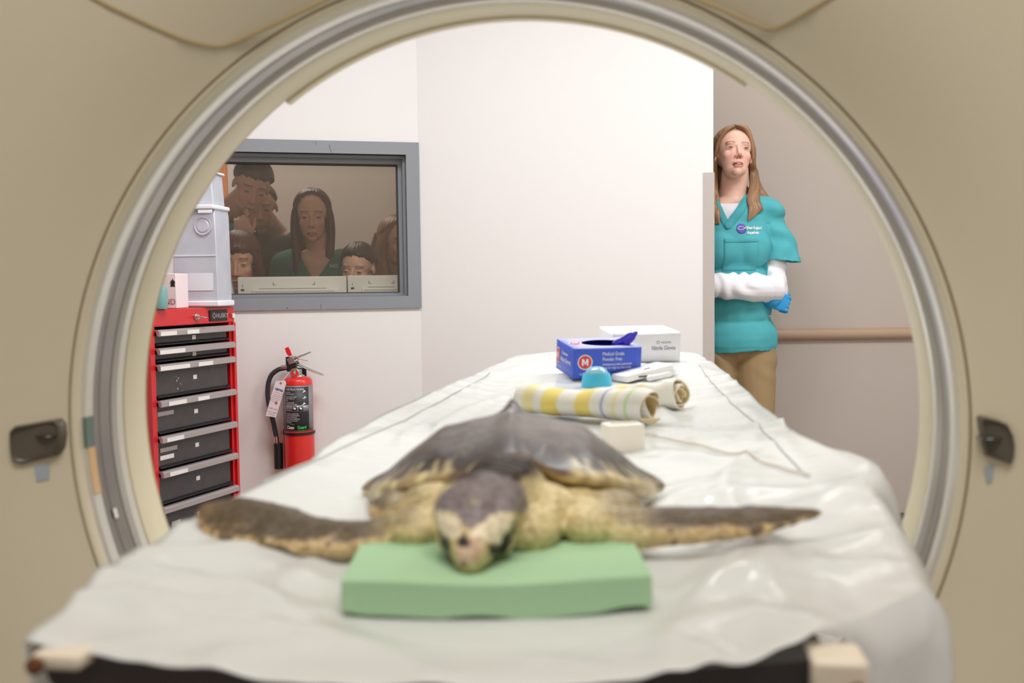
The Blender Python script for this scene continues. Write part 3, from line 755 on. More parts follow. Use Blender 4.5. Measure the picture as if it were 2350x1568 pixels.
# dark front margin, its lower border jagged with tan
mix(front * sstep(.66, .80, rho) * top, L3((50, 39, 33)), .95)
for k, tj in enumerate((.40, .52, .80, .98, 1.12, 1.3, .66, 1.5)):
    w = (.030, .026, .022, .030, .024, .026, .020, .026)[k] * (.2 + .9 * np.clip((rho - .80) / .16, 0, 1)); dd = np.abs(thn - tj + .03 * np.sin(rho * 20 + k))
    mix(np.exp(-(dd / w) ** 2) * sstep(.78, .86, rho) * top * (thn > .2), TAN, .9)
jag = .935 + .02 * np.sin(thn * 17) + .012 * np.sin(thn * 41 + 1)
mix(sstep(jag, jag + .03, rho) * front * top * sstep(.30, .42, thn), TAN, .95)
mix(sstep(.972, .99, rho) * top * (1 - sstep(.3, .42, thn)), L3((150, 118, 96)), .9)
mix(sstep(.96, .99, rho) * top * (1 - front), L3((150, 126, 98)), .7)
mix((rho > 1) * 1.0, TAN, .92)
# pale scute lines
for xs in (.035, .085): mix(np.exp(-((np.abs(p[:, 0]) - xs - .003 * np.sin(p[:, 1] * 120)) / .0012) ** 2) * top * (rho < .85), L3((140, 122, 96)), .35)
for ys in (-.03, .02, .07, .115): mix(np.exp(-((p[:, 1] - ys + np.abs(p[:, 0]) * .15) / .0012) ** 2) * top * (rho < .85), L3((140, 122, 96)), .3)
setcol(me, col)
m_shell = M('turtle_shell', (90, 80, 76), .36, attr=True, var=(70, (190, 180, 176)), bump=(150, .45, .002), spec=.5, coat=.12)
link('carapace', me, m_shell, body, smooth=180)['label'] = 'grey-brown carapace with a pointed keel spine'
# ================================================================== THINGS ON THE SHEET
def frame_at(p, ang):      # x right, y away, z up, turned by ang about z
    m = Matrix.Rotation(ang, 4, 'Z'); m.translation = p; return m
# -- blue glove carton
m_blue = M('blue_carton', (58, 90, 206), .4); m_bluel = M('lavender_carton_top', (176, 178, 232), .45); m_red = M('red_print', (222, 62, 64), .5)
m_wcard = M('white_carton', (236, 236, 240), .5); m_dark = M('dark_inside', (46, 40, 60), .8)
pb = seat(1317, 877); pr_ = seat(1478, 866)
angb = rad(15); Lb, Db, Hb = .128, .105, .0555
gb = empty('glove_box', (pb.x, pb.y, 0), 0); zb0 = max(film_z(*toB(pb)[:2]), film_z(*toB(frame_at(pb, angb) @ Vector((Lb, 0, 0)))[:2])) + .0005
gb.location = (pb.x, pb.y, zb0); gb.rotation_euler = (rad(7), 0, angb)
tag(gb, 'opened blue glove carton with a red M disc, on the far end of the table', 'box')
def bulge_box(L_, D_, H_, hole=None, b=.004, inset=0.0):
    g = G(); n = 12
    def pt(x, y, z):
        bx = b * math.sin(PI * y) * math.sin(PI * z); by = b * math.sin(PI * x) * math.sin(PI * z)
        X_ = x * L_ + (bx if x > .5 else -bx) * (abs(x - .5) > .499); Y_ = y * D_ + (by if y > .5 else -by) * (abs(y - .5) > .499)
        return Vector((X_, Y_, z * H_ + b * .6 * math.sin(PI * x) * math.sin(PI * y) * (z > .999)))
    for f in (lambda a, c: pt(a, 0, c), lambda a, c: pt(a, 1, c), lambda a, c: pt(0, a, c), lambda a, c: pt(1, a, c), lambda a, c: pt(a, c, 0)):
        g.grid(f, n, n)
    if hole:
        cx, cy, rx, ry = hole; N = 48
        inner = []; outer = []
        for k in range(N):
            a = 2 * PI * k / N; ix, iy = cx + rx * math.cos(a), cy + ry * math.sin(a)
            c, s = math.cos(a), math.sin(a); t = min((1 - cx if c > 0 else cx) / max(abs(c), 1e-6), (1 - cy if s > 0 else cy) / max(abs(s), 1e-6))
            inner.append(pt(ix, iy, 1)); outer.append(pt(cx + c * t, cy + s * t, 1))
        # exact corners: snap the nearest ray to each corner
        for ux, uy in ((0, 0), (1, 0), (1, 1), (0, 1)):
            q = pt(ux, uy, 1); k = min(range(N), key=lambda i: (outer[i] - q).length); outer[k] = q
        g2 = G().rings([outer, inner], cap0=False, cap1=False)
    else:
        g2 = G().grid(lambda a, c: pt(a, c, 1), n, n)
    return g, g2, pt
g1, g2, ptb = bulge_box(Lb, Db, Hb, hole=(.56, .42, .34, .27))
part('carton', g1, m_blue, gb, smooth=30, solid=.0006)
part('carton_top', g2, m_bluel, gb, smooth=30, solid=.0006)['label'] = 'lavender blue top with an oval opening'
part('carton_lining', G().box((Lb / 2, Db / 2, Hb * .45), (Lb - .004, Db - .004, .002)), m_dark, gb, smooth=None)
def disc(r, n=40): return [Vector((r * math.cos(2 * PI * k / n), r * math.sin(2 * PI * k / n), 0)) for k in range(n)]
def front_bulge(x, z): return -.004 * math.sin(PI * max(0, min(1, x / Lb))) * math.sin(PI * max(0, min(1, z / Hb))) - .0009
def fw(p): return Vector((p.x, front_bulge(p.x, p.y) - p.z, p.y))
def side_w(p):  # left end of the carton: x runs from the far corner to the near one
    return Vector((-.004 * math.sin(PI * (1 - p.x / Db)) * math.sin(PI * p.y / Hb) - .0009 - p.z, Db - p.x, p.y))
def decal(name, g, m, wrap, parent, dz=0):
    v = [wrap(Vector((p.x, p.y, p.z + dz))) for p in g.v]; gg = G(); gg.v = v; gg.f = g.f; return part(name, gg, m, parent, smooth=None, recalc=False)
def discg(c, r, sx=1, n=40): g = G(); g.add([Vector((c[0] + r * sx * math.cos(2 * PI * k / n), c[1] + r * math.sin(2 * PI * k / n), 0)) for k in range(n)], [tuple(range(n))]); return g
def letter_m(cx, cy, h, sx=1.0):
    w = h * .98; t = .26 * h; P_ = [(-.5, 0), (-.5, 1), (-.5 + .30, 1), (0, .42), (.5 - .30, 1), (.5, 1), (.5, 0), (.5 - .25, 0), (.5 - .25, .62), (0.06, .18), (-.06, .18), (-.5 + .25, .62), (-.5 + .25, 0)]
    v = [Vector((cx + x * w * sx, cy + (y - .5) * h, 0)) for x, y in P_]
    return G().add(v, [(0, 1, 11, 12), (1, 2, 11), (2, 10, 11), (2, 3, 10), (3, 9, 10), (3, 4, 9), (4, 8, 9), (4, 5, 8), (5, 6, 7, 8)])
def textg(s, x, y, size, align='LEFT', bold=0, sx=1):
    v, f = text_mesh(s, size, align, bold); g = G(); g.add([Vector((x + p.x * sx, y + p.y, 0)) for p in v], f); return g
mc = (.0195, Hb * .56)
decal('badge_rim', discg(mc, .0138), m_whiteink, fw, gb)
decal('badge_disc', discg(mc, .0120), m_red, fw, gb, .0002)
decal('badge_letter', letter_m(mc[0], mc[1], .0120), m_whiteink, fw, gb, .0004)
decal('print', textg('Medical Grade', .052, .0425, .0092, bold=0, sx=.78), m_whiteink, fw, gb)
decal('print', textg('Powder Free', .052, .0330, .0092, bold=0, sx=.78), m_whiteink, fw, gb)
decal('print', textg('Ambidextrous nitrile examination', .052, .0245, .0064, bold=0, sx=.66), m_whiteink, fw, gb)
decal('print', textg('gloves for single use. Non-sterile.', .052, .0180, .0064, bold=0, sx=.66), m_whiteink, fw, gb)
decal('print', textg('LATEX FREE', .010, .0075, .0050, bold=.0001, sx=.9), m_whiteink, fw, gb)
msd = (Db * .17, Hb * .52)
decal('badge_rim', discg(msd, .0150, .9), m_whiteink, side_w, gb); decal('badge_disc', discg(msd, .0132, .9), m_red, side_w, gb, .0002)
decal('badge_letter', letter_m(msd[0], msd[1], .0125, .9), m_whiteink, side_w, gb, .0004)
decal('print', textg('Nitrile Gloves', Db * .34, Hb * .42, .0120, bold=.0001, sx=.80), m_whiteink, side_w, gb)
decal('print', textg('vetone', Db * .50, Hb * .66, .0085, bold=.0001), m_whiteink, side_w, gb)
decal('print', discg((Db * .44, Hb * .70), .0032), m_whiteink, side_w, gb); decal('print', discg((Db * .44, Hb * .70), .0020), m_blue, side_w, gb, .0002)
decal('print', textg('LATEX FREE', Db * .04, Hb * .12, .0060, sx=.9), m_whiteink, side_w, gb)
topw = lambda p: Vector((p.x, p.y, Hb + .004 * .6 * math.sin(PI * p.x / Lb) * math.sin(PI * p.y / Db) + .0009 + p.z))
decal('badge_rim', discg((.017, .050), .0125, .9), m_whiteink, topw, gb); decal('badge_disc', discg((.017, .050), .0108, .9), m_red, topw, gb, .0002)
decal('badge_letter', letter_m(.017, .050, .010), m_whiteink, topw, gb, .0004)
# glove pulled out of the opening
m_glv = M('blue_nitrile', (52, 44, 200), .35, coat=.3, sub=.1)
gg = G(); b0 = Vector((Lb * .74, Db * .30, Hb * .50))
gg.tube([b0, (Lb * .76, Db * .28, Hb + .000), (Lb * .83, Db * .24, Hb + .008), (Lb * .90, Db * .20, Hb + .016)], [.010, .013, .010, .008], 14, fx=1.3, fy=.55, ref=(1, 0, 0))
gg.tube([(Lb * .84, Db * .24, Hb + .006), (Lb * .92, Db * .18, Hb + .017), (Lb * .955, Db * .16, Hb + .023)], [.009, .0085, .005], 12, fx=.5, fy=1.1, ref=(1, 0, 0))
gg.tube([(Lb * .62, Db * .30, Hb * .7), (Lb * .72, Db * .27, Hb + .003), (Lb * .84, Db * .23, Hb + .010)], [.006, .007, .006], 12)
meg = remesh(gg, .0011, 3); pp = coords(meg); nn_ = normals(meg); pp += nn_ * (.0009 * pnoise(pp, 420, 31))[:, None]; setco(meg, pp)
gl_ = link('nitrile_glove', meg, m_glv, None, smooth=180); gl_.matrix_world = Matrix.Translation(gb.location) @ Matrix.Rotation(angb, 4, 'Z') @ Matrix.Rotation(rad(7), 4, 'X')
tag(gl_, 'bright blue glove poking out of the opening of the blue carton', 'glove')
# -- white glove carton behind it
pw = seat(1560, 862); Lw, Dw, Hw = .140, .110, .060
wb = empty('glove_box', (0, 0, 0), 0); angw = rad(10); pw = P(1560, 862, 2.03); dirw = Vector((math.cos(angw), math.sin(angw), 0)); ow = pw - dirw * Lw
ow.z = max(film_z(*toB(ow + dirw * x + Vector((-dirw.y, dirw.x, 0)) * y)[:2]) for x in (0, Lw / 2, Lw) for y in (0,)) - .0002
wb.location = ow; wb.rotation_euler = (rad(5), 0, angw); tag(wb, 'closed white carton of gloves standing behind the blue one', 'box')
g1, g2, _ = bulge_box(Lw, Dw, Hw); part('carton', g1, m_wcard, wb, smooth=30, solid=.0006)
part('carton_top', g2, m_wcard, wb, smooth=30, solid=.0006)
def fw2(p): return Vector((p.x, -.004 * math.sin(PI * p.x / Lw) * math.sin(PI * p.y / Hw) - .0009 - p.z, p.y))
decal('print', textg('Nitrile Gloves', Lw - .062, Hw * .42, .0125, bold=.0001, sx=.72), m_greyink, fw2, wb)
decal('print', textg('vetone', Lw - .042, Hw * .64, .0085, sx=.9), m_greyink, fw2, wb)
decal('print', discg((Lw - .048, Hw * .68), .0032), m_greyink, fw2, wb); decal('print', discg((Lw - .048, Hw * .68), .0020), m_wcard, fw2, wb, .0002)
topw2 = lambda p: Vector((p.x, p.y, Hw + .004 * .6 * math.sin(PI * p.x / Lw) * math.sin(PI * p.y / Dw) + .0009 + p.z))
decal('print', textg('Nitrile Gloves', Lw - .055, .060, .012, sx=.7), M('pale_ink', (200, 200, 205), .6), topw2, wb)
# -- handheld reader with coiled lead
m_dev = M('device_plastic', (240, 240, 240), .35); m_devl = M('blue_edge_line', (150, 200, 224), .4)
pd0 = seat(1440, 882); angd = rad(30); dv = empty('handheld_monitor', pd0, angd); dv.location.z = film_z(*toB(pd0)[:2]) + .001
tag(dv, 'small white handheld device with a coiled lead in front of the cartons', 'medical device')
g = G(); Ld, Wd, Hd = .108, .048, .013
g.box((Ld / 2, Wd / 2, Hd / 2 + .001), (Ld, Wd, Hd)); g.xf(Matrix.Rotation(rad(-9), 4, 'Y')); part('casing', g, m_dev, dv, bevel=.003)
zz = lambda x: math.sin(rad(9)) * x + .0143
for x, y in ((.052, .012), (.074, .020)): part('slot', G().box((x, y, zz(x) + .0003), (.013, .003, .0008), Matrix.Rotation(rad(-9), 3, 'Y')), m_gask, dv, smooth=None)
part('slot', G().box((.035, -.0006, zz(.035) - .009), (.020, .0016, .0022)), m_gask, dv, smooth=None)
part('label_panel', G().box((.060, .030, zz(.060) + .0004), (.07, .026, .0006), Matrix.Rotation(rad(-9), 3, 'Y')), m_wcard, dv, smooth=None)
part('edge_line', G().box((.070, .045, zz(.070) + .0006), (.06, .0015, .0010), Matrix.Rotation(rad(-9), 3, 'Y')), m_devl, dv, smooth=None)
pts = []; rr = []
path = [Vector(q) for q in ((.040, -.010, .008), (.062, -.008, .009), (.085, -.004, .011), (.105, .004, .014), (.117, .018, .017), (.116, .034, .018), (.106, .044, .018))]
for i in range(200):
    t = i / 199 * (len(path) - 1.001); k = int(t); pts.append(path[k].lerp(path[k + 1], t - k)); rr.append(.0050 + .0012 * math.sin(i * .95))
part('coiled_lead', G().tube(pts, rr, 12), m_dev, dv, smooth=60)
# -- blue rubber ball
pbl = seat(1372, 893); rb = .0245; mbl = M('pale_blue_rubber', (150, 210, 236), .2, trans=.25, coat=.4, sub=.2)
bl = empty('blue_plastic_dome', pbl + Vector((0, .022, 0)), 0, 'glossy pale blue plastic dome in front of the blue carton', 'plastic dome'); bl.location.z = film_z(*toB(bl.location)[:2])
part('dome', G().lathe([(.001, .036), (.010, .0348), (.017, .0305), (.0212, .023), (.0235, .014), (.0250, .004), (.0245, 0), (.0215, 0), (.020, .014), (.015, .026), (.001, .031)], 40), mbl, bl, smooth=60)
part('rim_band', G().lathe([(.0205, .0225), (.0235, .019), (.0256, .004), (.0252, .0005), (.0262, .0005), (.0266, .004), (.0248, .018), (.0222, .0245)], 40, close=True), M('cyan_rubber', (70, 190, 226), .3), bl, smooth=60)
# -- towels
m_tow = M('white_terry', (244, 242, 236), .95, bump=(900, .8, .0015)); m_tow_in = M('cream_terry_inside', (240, 222, 176), .95, bump=(900, .8, .0015))
mt = bpy.data.materials.new('striped_terry'); mt.use_nodes = True; nt = mt.node_tree; b = nt.nodes['Principled BSDF']; b.inputs['Roughness'].default_value = .95; b.inputs['Sheen Weight'].default_value = .3
uvn = nt.nodes.new('ShaderNodeAttribute'); uvn.attribute_name = 'Col'; nt.links.new(uvn.outputs['Color'], b.inputs['Base Color'])
tc = nt.nodes.new('ShaderNodeTexCoord'); nz = nt.nodes.new('ShaderNodeTexNoise'); nz.inputs['Scale'].default_value = 700; nt.links.new(tc.outputs['Object'], nz.inputs['Vector'])
bp = nt.nodes.new('ShaderNodeBump'); bp.inputs['Strength'].default_value = .7; bp.inputs['Distance'].default_value = .0015; nt.links.new(nz.outputs['Fac'], bp.inputs['Height']); nt.links.new(bp.outputs['Normal'], b.inputs['Normal'])
WHT = L3((246, 244, 238)); YEL = L3((246, 226, 124)); LYE = L3((246, 236, 180)); BLU = L3((156, 168, 226)); GRN = L3((196, 232, 150)); CRM2 = L3((240, 220, 168))
def towel(name, p0, p1, r0, r1, turns, stripes, label, squash=.85, seed=0, phase=0.0, gap=.0045):
    """spiral roll lying between p0 and p1 (points on the sheet)"""
    ax = (p1 - p0); L_ = ax.length; x = ax.normalized(); rz = math.atan2(x.y, x.x)
    root = empty(name, p0, rz); NU, NV = 150, 60; vs = []; cols = []
    th = .0020
    rs = np.random.RandomState(seed)
    for i in range(NV + 1):
        s = i / NV; R = r0 + (r1 - r0) * s; R *= 1 + .05 * math.sin(s * 7 + seed) + .02 * math.sin(s * 23)
        rowo = []; rowi = []
        for j in range(NU + 1):
            t = j / NU; a = phase - t * turns * 2 * PI; r = R * (1 - t * turns * gap / R * 1.0)
            r *= 1 + .035 * math.sin(3 * a + s * 4 + seed)
            for off, row in ((0, rowo), (-th, rowi)):
                y = (r + off) * math.cos(a) * 1.08; z = (r + off) * math.sin(a) * squash
                xx = s * L_ + .004 * math.sin(a * 1.5 + seed) * (s ** 3)
                row.append(Vector((xx, y, z + R * squash)))
        row = rowo + rowi[::-1]; vs += row
        c = WHT
        for (s0, s1, cc) in stripes:
            if s0 <= s <= s1: c = cc
        cols += [c if j <= NU else CRM2 for j in range(len(row))]
    n = 2 * (NU + 1); fs = []
    for i in range(NV):
        for j in range(n):
            k = (j + 1) % n; fs.append((i * n + j, i * n + k, (i + 1) * n + k, (i + 1) * n + j))
    for i in (0, NV):
        for j in range(NU): fs.append((i * n + j, i * n + j + 1, i * n + n - 2 - j, i * n + n - 1 - j))
    me = G().add(vs, fs).mesh(name); p = coords(me)
    if 1:
        q = p.copy(); zmin = .0; q[:, 2] += .0016 * pnoise(p, 110, seed + 9) + .0014 * pnoise(p, 45, seed + 4); q[:, 1] += .0014 * pnoise(p, 60, seed + 6); q[:, 2] = np.maximum(q[:, 2], .0002 + q[:, 2] * .06); p = q; setco(me, p)
    cols = np.array(cols); wob = pnoise(p, 90, seed + 2)
    setcol(me, cols); o = link('terry_cloth', me, mt, root, smooth=50)
    tag(root, label, 'towel', 'rolled towels on the table'); return root
t0 = seat(1192, 950); t1 = seat(1522, 972)
st = [(.0, .06, WHT), (.07, .15, LYE), (.23, .36, YEL), (.49, .62, YEL), (.705, .715, BLU), (.715, .73, BLU), (.80, .825, LYE), (.885, .91, GRN)]
def gz(p, dz=0): p = Vector(p); p.z = film_z(*toB(p)[:2]) + .0005 + dz; return p
tw1 = towel('rolled_towel', gz(P(1202, 950, 1.40)), gz(P(1496, 962, 1.27)), .0245, .0275, 1.9, st, 'loosely rolled white towel with yellow, blue and green stripes, nearer to the turtle', .88, 2, phase=-.9, gap=.0078)
tw2 = towel('rolled_towel', gz(P(1365, 930, 1.49)), gz(P(1562, 940, 1.395)), .012, .0235, 3.0, [(0, .2, WHT), (.3, .45, LYE), (.62, .66, LYE)], 'tightly rolled white towel with spiral end, behind the striped one', 1.0, 5, phase=-.8, gap=.0052)
# -- white block
pc = seat(1398, 1040); blk = empty('white_block', pc, rad(14), 'small white block with slotted top, between shell and towel', 'block')
m_blk = M('white_foam_block', (240, 234, 222), .8)
part('block_body', G().box((.021, .014, .0150), (.042, .028, .0300)), m_blk, blk, bevel=.0015)
part('slot', G().box((.022, .014, .0302), (.030, .004, .0010)), M('slot_shadow_grey', (150, 142, 132), .8), blk, smooth=None)
# -- loose cord of the sheet
cp = [seat(*q) for q in ((1478, 1000), (1560, 1018), (1650, 1040), (1750, 1066), (1838, 1090), (1862, 1098))]
g = G(); pts = []
for a, b_ in zip(cp, cp[1:]):
    for k in range(6): q = a.lerp(b_, k / 6); pts.append(Vector((q.x, q.y, film_z(*toB(q)[:2]) + .0026)))
tag(part('thin_cord', g.tube(pts, .0011, 8), M('beige_cord', (206, 196, 176), .7), None), 'thin beige cord crossing the plastic sheet from white block to right edge', 'cord')
# ================================================================== TOOL CABINET
m_redp = M('red_enamel', (206, 26, 34), .3, coat=.4); m_redd = M('dark_red_enamel', (120, 20, 26), .4)
m_drw = M('black_drawer_steel', (66, 60, 62), .42, var=(30, (72, 66, 68))); m_alu = M('aluminium_pull', (178, 168, 168), .38, metal=.45)
m_tape = M('white_label_tape', (232, 226, 222), .6); m_tape2 = M('grey_label_tape', (170, 160, 156), .6); m_inkl = M('label_ink', (150, 140, 138), .7)
Fr = P(541, 900, 3.30); Fl = P(348, 900, 2.93); Fr.z = 0; Fl.z = 0
ztc = P(530, 703, 3.30).z
fxc = (Fr - Fl); WCb = fxc.length; fxc.normalize(); ncb = Vector((fxc.y, -fxc.x, 0))
if ncb.y > 0: ncb = -ncb
angc = math.atan2(fxc.y, fxc.x)       # local x along the face (left to right), local -y towards the viewer
cab = empty('tool_cabinet', Fl, angc, 'tall red drawer cabinet with black drawers and silver pulls, below the window', 'tool cabinet')
Ml = Matrix.Translation(Fl) @ Matrix.Rotation(angc, 4, 'Z'); Mli = Ml.inverted()
DC = .42; z0c = .09
g = G(); T_ = .0
g.box((.010, DC / 2, (ztc + z0c) / 2), (.020, DC, ztc - z0c)); g.box((WCb - .0125, DC / 2, (ztc + z0c) / 2), (.025, DC, ztc - z0c)); g.box((WCb / 2, DC - .01, (ztc + z0c) / 2), (WCb - .05, .02, ztc - z0c)); g.box((WCb / 2, DC / 2, z0c + .01), (WCb - .04, DC, .02))
part('cabinet_body', g, m_redp, cab, smooth=None)
zh = ztc - .052
part('top_tray', G().box((WCb / 2, DC / 2, (ztc + zh) / 2), (WCb + .002, DC + .004, ztc - zh)), m_redp, cab, bevel=.003)
part('corner_strip', G().box((WCb - .006, -.004, (z0c + zh) / 2), (.012, .008, zh - z0c)), m_redp, cab, bevel=.002)
lk = part('lock', G().lathe([(.0105, 0), (.0105, .004), (.008, .006), (.007, .010), (.001, .010)], 20).xf(Matrix.Translation((WCb * .52, -.002, ztc - .028)) @ Matrix.Rotation(rad(90), 4, 'X')), m_chrome, cab)
part('key', G().box((WCb * .52, -.018, ztc - .028), (.014, .016, .003)).box((WCb * .52 + .003, -.030, ztc - .030), (.018, .012, .003)), m_chrome, lk, bevel=.0006)
bd = part('badge_plate', G().box((WCb * .79, -.0035, ztc - .027), (.088, .004, .036)), m_black, cab, bevel=.001)
bf = Matrix.Translation((WCb * .79, -.0060, ztc - .027)) @ Matrix.Rotation(rad(90), 4, 'X')
text('badge_lettering', 'HUSKY', .0195, m_tape2, bf @ Matrix.Translation((-.014, -.007, 0)), bd, bold=.0006)
g = G().add([(-.034, 0, 0), (-.024, .012, 0), (-.014, 0, 0), (-.024, -.012, 0), (-.030, 0, 0), (-.024, .007, 0), (-.018, 0, 0), (-.024, -.007, 0)], [(0, 1, 5, 4), (1, 2, 6, 5), (2, 3, 7, 6), (3, 0, 4, 7)]); g.xf(bf); part('badge_emblem', g, m_tape2, bd, smooth=None)
part('corner_label', G().box((WCb - .012, -.0095, ztc - .030), (.012, .001, .014)), m_tape, cab, smooth=None)
def zr_(py): return P(527, py, 3.28).z
rails = [745, 783, 817, 892, 967, 1040, 1115, 1200]; rz_ = [zr_(y) for y in rails[:7]] + [zr_(1115) - .12]
rz_ += [rz_[-1] - .13]
for i in range(len(rz_) - 1):
    zt_ = rz_[i]; zb_2 = rz_[i + 1] + .006
    if zb_2 < z0c + .02: zb_2 = z0c + .02
    g = G(); x0, x1 = .022, WCb - .034
    g.rings([[Vector((x, y, z)) for y, z in ((.004, zb_2 + .006), (.010, zb_2 + .001), (.02, zb_2), (.30, zb_2), (.30, zt_ - .018), (.004, zt_ - .018))] for x in (x0, x1)])
    d = part('drawer', g, m_drw, cab, bevel=.0015)
    pw_ = G(); pw_.rings([[Vector((x, y, z)) for y, z in ((.01, zt_ - .001), (-.012, zt_ - .001), (-.018, zt_ - .006), (-.018, zt_ - .019), (-.015, zt_ - .021), (-.008, zt_ - .018), (-.004, zt_ - .006), (.01, zt_ - .006))] for x in (x0 - .002, x1 + .016)])
    part('drawer_pull', pw_, m_alu, d, smooth=None)
    part('drawer_lip', G().rings([[Vector((x, y, z)) for y, z in ((.006, zb_2 + .010), (-.006, zb_2 + .004), (-.006, zb_2 + .001), (.012, zb_2 + .001))] for x in (x0, x1 + .004)]), m_black, d, smooth=None)
    hgt = zt_ - .02 - zb_2
    part('square_sticker', G().box((WCb * .50, .0030, zb_2 + hgt * .60), (.017, .0016, .013)), m_tape, d, smooth=None)
    for (x, w, dz, mm) in {0: ((.06, .07, 0, m_tape), (.17, .055, 0, m_tape)), 1: ((.075, .11, 0, m_tape),), 2: ((.085, .13, 0, m_tape), (.225, .07, 0, m_tape)), 3: ((.09, .08, 0, m_tape), (.21, .055, 0, m_tape), (.06, .07, .030, m_tape2)), 4: ((.075, .075, 0, m_tape), (.068, .075, .032, m_tape2), (.060, .06, .055, m_tape)), 5: ((.085, .08, 0, m_tape),), 6: ((.09, .04, .05, m_tape2),)}.get(i, ()):
        if dz == 0: lb = part('label', G().box((x, -.0188, zt_ - .0125), (w, .0012, .0125)), mm, d, smooth=None); zz_ = zt_ - .0155; yy = -.0196
        else: lb = part('label', G().box((x, .0026, zt_ - .012 - dz), (w, .0012, .013)), mm, d, smooth=None); zz_ = zt_ - .0155 - dz; yy = .0018
    if i == 2:
        g = G()
        for (x, z, r) in ((.115, .045, .002), (.122, .052, .0018), (.118, .020, .0018), (.130, .035, .0009), (.135, .032, .0008), (.112, .058, .0008), (.140, .012, .0007)):
            g.ell((x, .0036, zb_2 + z), (r, .0006, r * 1.6), nu=8, nv=6)
        part('paint_fleck', g, m_tape, d)
for x in (.05, WCb - .05):
    for y in (.06, DC - .06):
        g = G().tube([(x - .012, y, .04), (x + .012, y, .04)], .04, 24, round_=False); part('caster', g, m_black, cab, smooth=50)
        part('caster_bracket', G().box((x, y, .074), (.034, .05, .034)), m_alu, cab, smooth=None)
# ------------------------------------------------------------------ bins on the cabinet
m_clear = M('frosted_bin_plastic', (226, 228, 240), .28, trans=.25, coat=.2, var=(12, (216, 218, 234))); m_binw = M('white_bin_plastic', (240, 240, 246), .3)
dbn = 3.16
def binbox(root, name, pts_bot, pts_top, zb, zt_, depth, mt_, inset=.004, **k):
    """upright frustum from px extents at two heights"""
    g = G(); r = []
    for (x0, x1), z, dd in ((pts_bot, zb, 0), (pts_top, zt_, .0)):
        r.append([Vector((x0, 0, z)), Vector((x1, 0, z)), Vector((x1 - .004, depth, z)), Vector((x0 + .004, depth, z))])
    g.rings(r); return part(name, g, mt_, root, bevel=.006, **k)
pbin = P(452, 708, dbn); pbin.z = ztc + .001
bn = empty('storage_bin', pbin, rad(-6), 'frosted white tip-out dispenser with a round finger hole, standing on the red cabinet', 'storage bin')
def bx(px): return (px - 452) / F_PX * dbn
def bz(py): return (708 - py) / F_PX * dbn
part('bin_base', G().box(((bx(393) + bx(508)) / 2, .055, bz(700)), (bx(508) - bx(393), .13, .018)), m_binw, bn, bevel=.004)
g = G(); r = []
for x0, x1, y0, z in ((bx(398), bx(503), .0, bz(694)), (bx(399), bx(502), .0, bz(560)), (bx(401), bx(501), -.004, bz(498)), (bx(402), bx(499), .010, bz(484))):
    r.append([Vector((x0, y0, z)), Vector((x1, y0, z)), Vector((x1, .115, z)), Vector((x0, .115, z))])
g.rings(r); bd_ = part('bin_body', g, m_clear, bn, bevel=.003)
part('bin_lip', G().box(((bx(398) + bx(502)) / 2, .05, bz(480)), (bx(503) - bx(396), .135, .014)), m_binw, bn, bevel=.004)
g = G().lathe([(.024, -.004), (.027, -.002), (.029, .002), (.027, .003), (.022, .0005), (.018, .004), (.001, .004)], 36); g.xf(Matrix.Translation((bx(473), -.0035, bz(523))) @ Matrix.Rotation(rad(90), 4, 'X'))
part('finger_hole', g, M('bin_hole_grey', (200, 196, 212), .4), bn)
part('label_holder', G().box((bx(484), -.0195, bz(491)), (.046, .002, .010)), m_binw, bn, bevel=.001)
part('bin_seam', G().box(((bx(398) + bx(503)) / 2, -.0016, bz(590)), (bx(502) - bx(400), .002, .003)), m_binw, bn, smooth=None)
part('fill_sheet', G().box((bx(462), -.0012, bz(650)), (.085, .001, .055)), M('pale_contents', (232, 234, 244), .5), bn, smooth=None)
pb2 = Vector((pbin.x, pbin.y, ztc + .001 + bz(480) + .0072)); bn2 = empty('storage_bin', pb2, rad(-6), 'slimmer frosted bin stacked on top of the tip-out dispenser', 'storage bin')
g = G(); r = []
for x0, x1, y0, z in ((bx(402), bx(495), .012, .0), (bx(404), bx(491), .010, .09), (bx(404), bx(490), .014, .10)): r.append([Vector((x0, y0, z)), Vector((x1, y0, z)), Vector((x1, .105, z)), Vector((x0, .105, z))])
g.rings(r); part('bin_body', g, m_clear, bn2, bevel=.004)
part('bin_lid', G().box(((bx(400) + bx(494)) / 2, .058, .104), (bx(495) - bx(400), .11, .008)), m_binw, bn2, bevel=.003)
# white box with coloured edge behind the bin
pb3 = P(388, 710, 3.02); pb3.z = ztc + .001
bx3 = empty('supply_box', pb3, rad(-8), 'white supply carton with red-brown lettering left of the dispenser', 'box')
part('carton', G().box((-.028, .045, .053), (.100, .08, .106)), M('pinkish_carton', (238, 218, 220), .5), bx3, bevel=.002)
m_brt = M('maroon_ink', (150, 84, 92), .6)
text('print', 'HAND', .024, m_brt, Matrix.Translation((.020, .0040, .012)) @ Matrix.Rotation(rad(90), 4, 'X'), bx3, align='RIGHT')
part('print_symbol', G().lathe([(.0075, 0), (.0075, .0006), (.0045, .0006), (.0045, 0)], 24, close=True).xf(Matrix.Translation((.012, .0045, .078)) @ Matrix.Rotation(rad(90), 4, 'X')), m_ink, bx3, smooth=None)
part('print_symbol', G().add([(.004, .0042, .066), (.020, .0042, .066), (.012, .0042, .092)], [(0, 1, 2)]), m_ink, bx3, smooth=None)
pb4 = P(368, 712, 2.96); pb4.z = ztc + .001
tq = empty('bottle', pb4, 0, 'teal bottle at the left end of the cabinet top, almost hidden by the scanner', 'bottle')
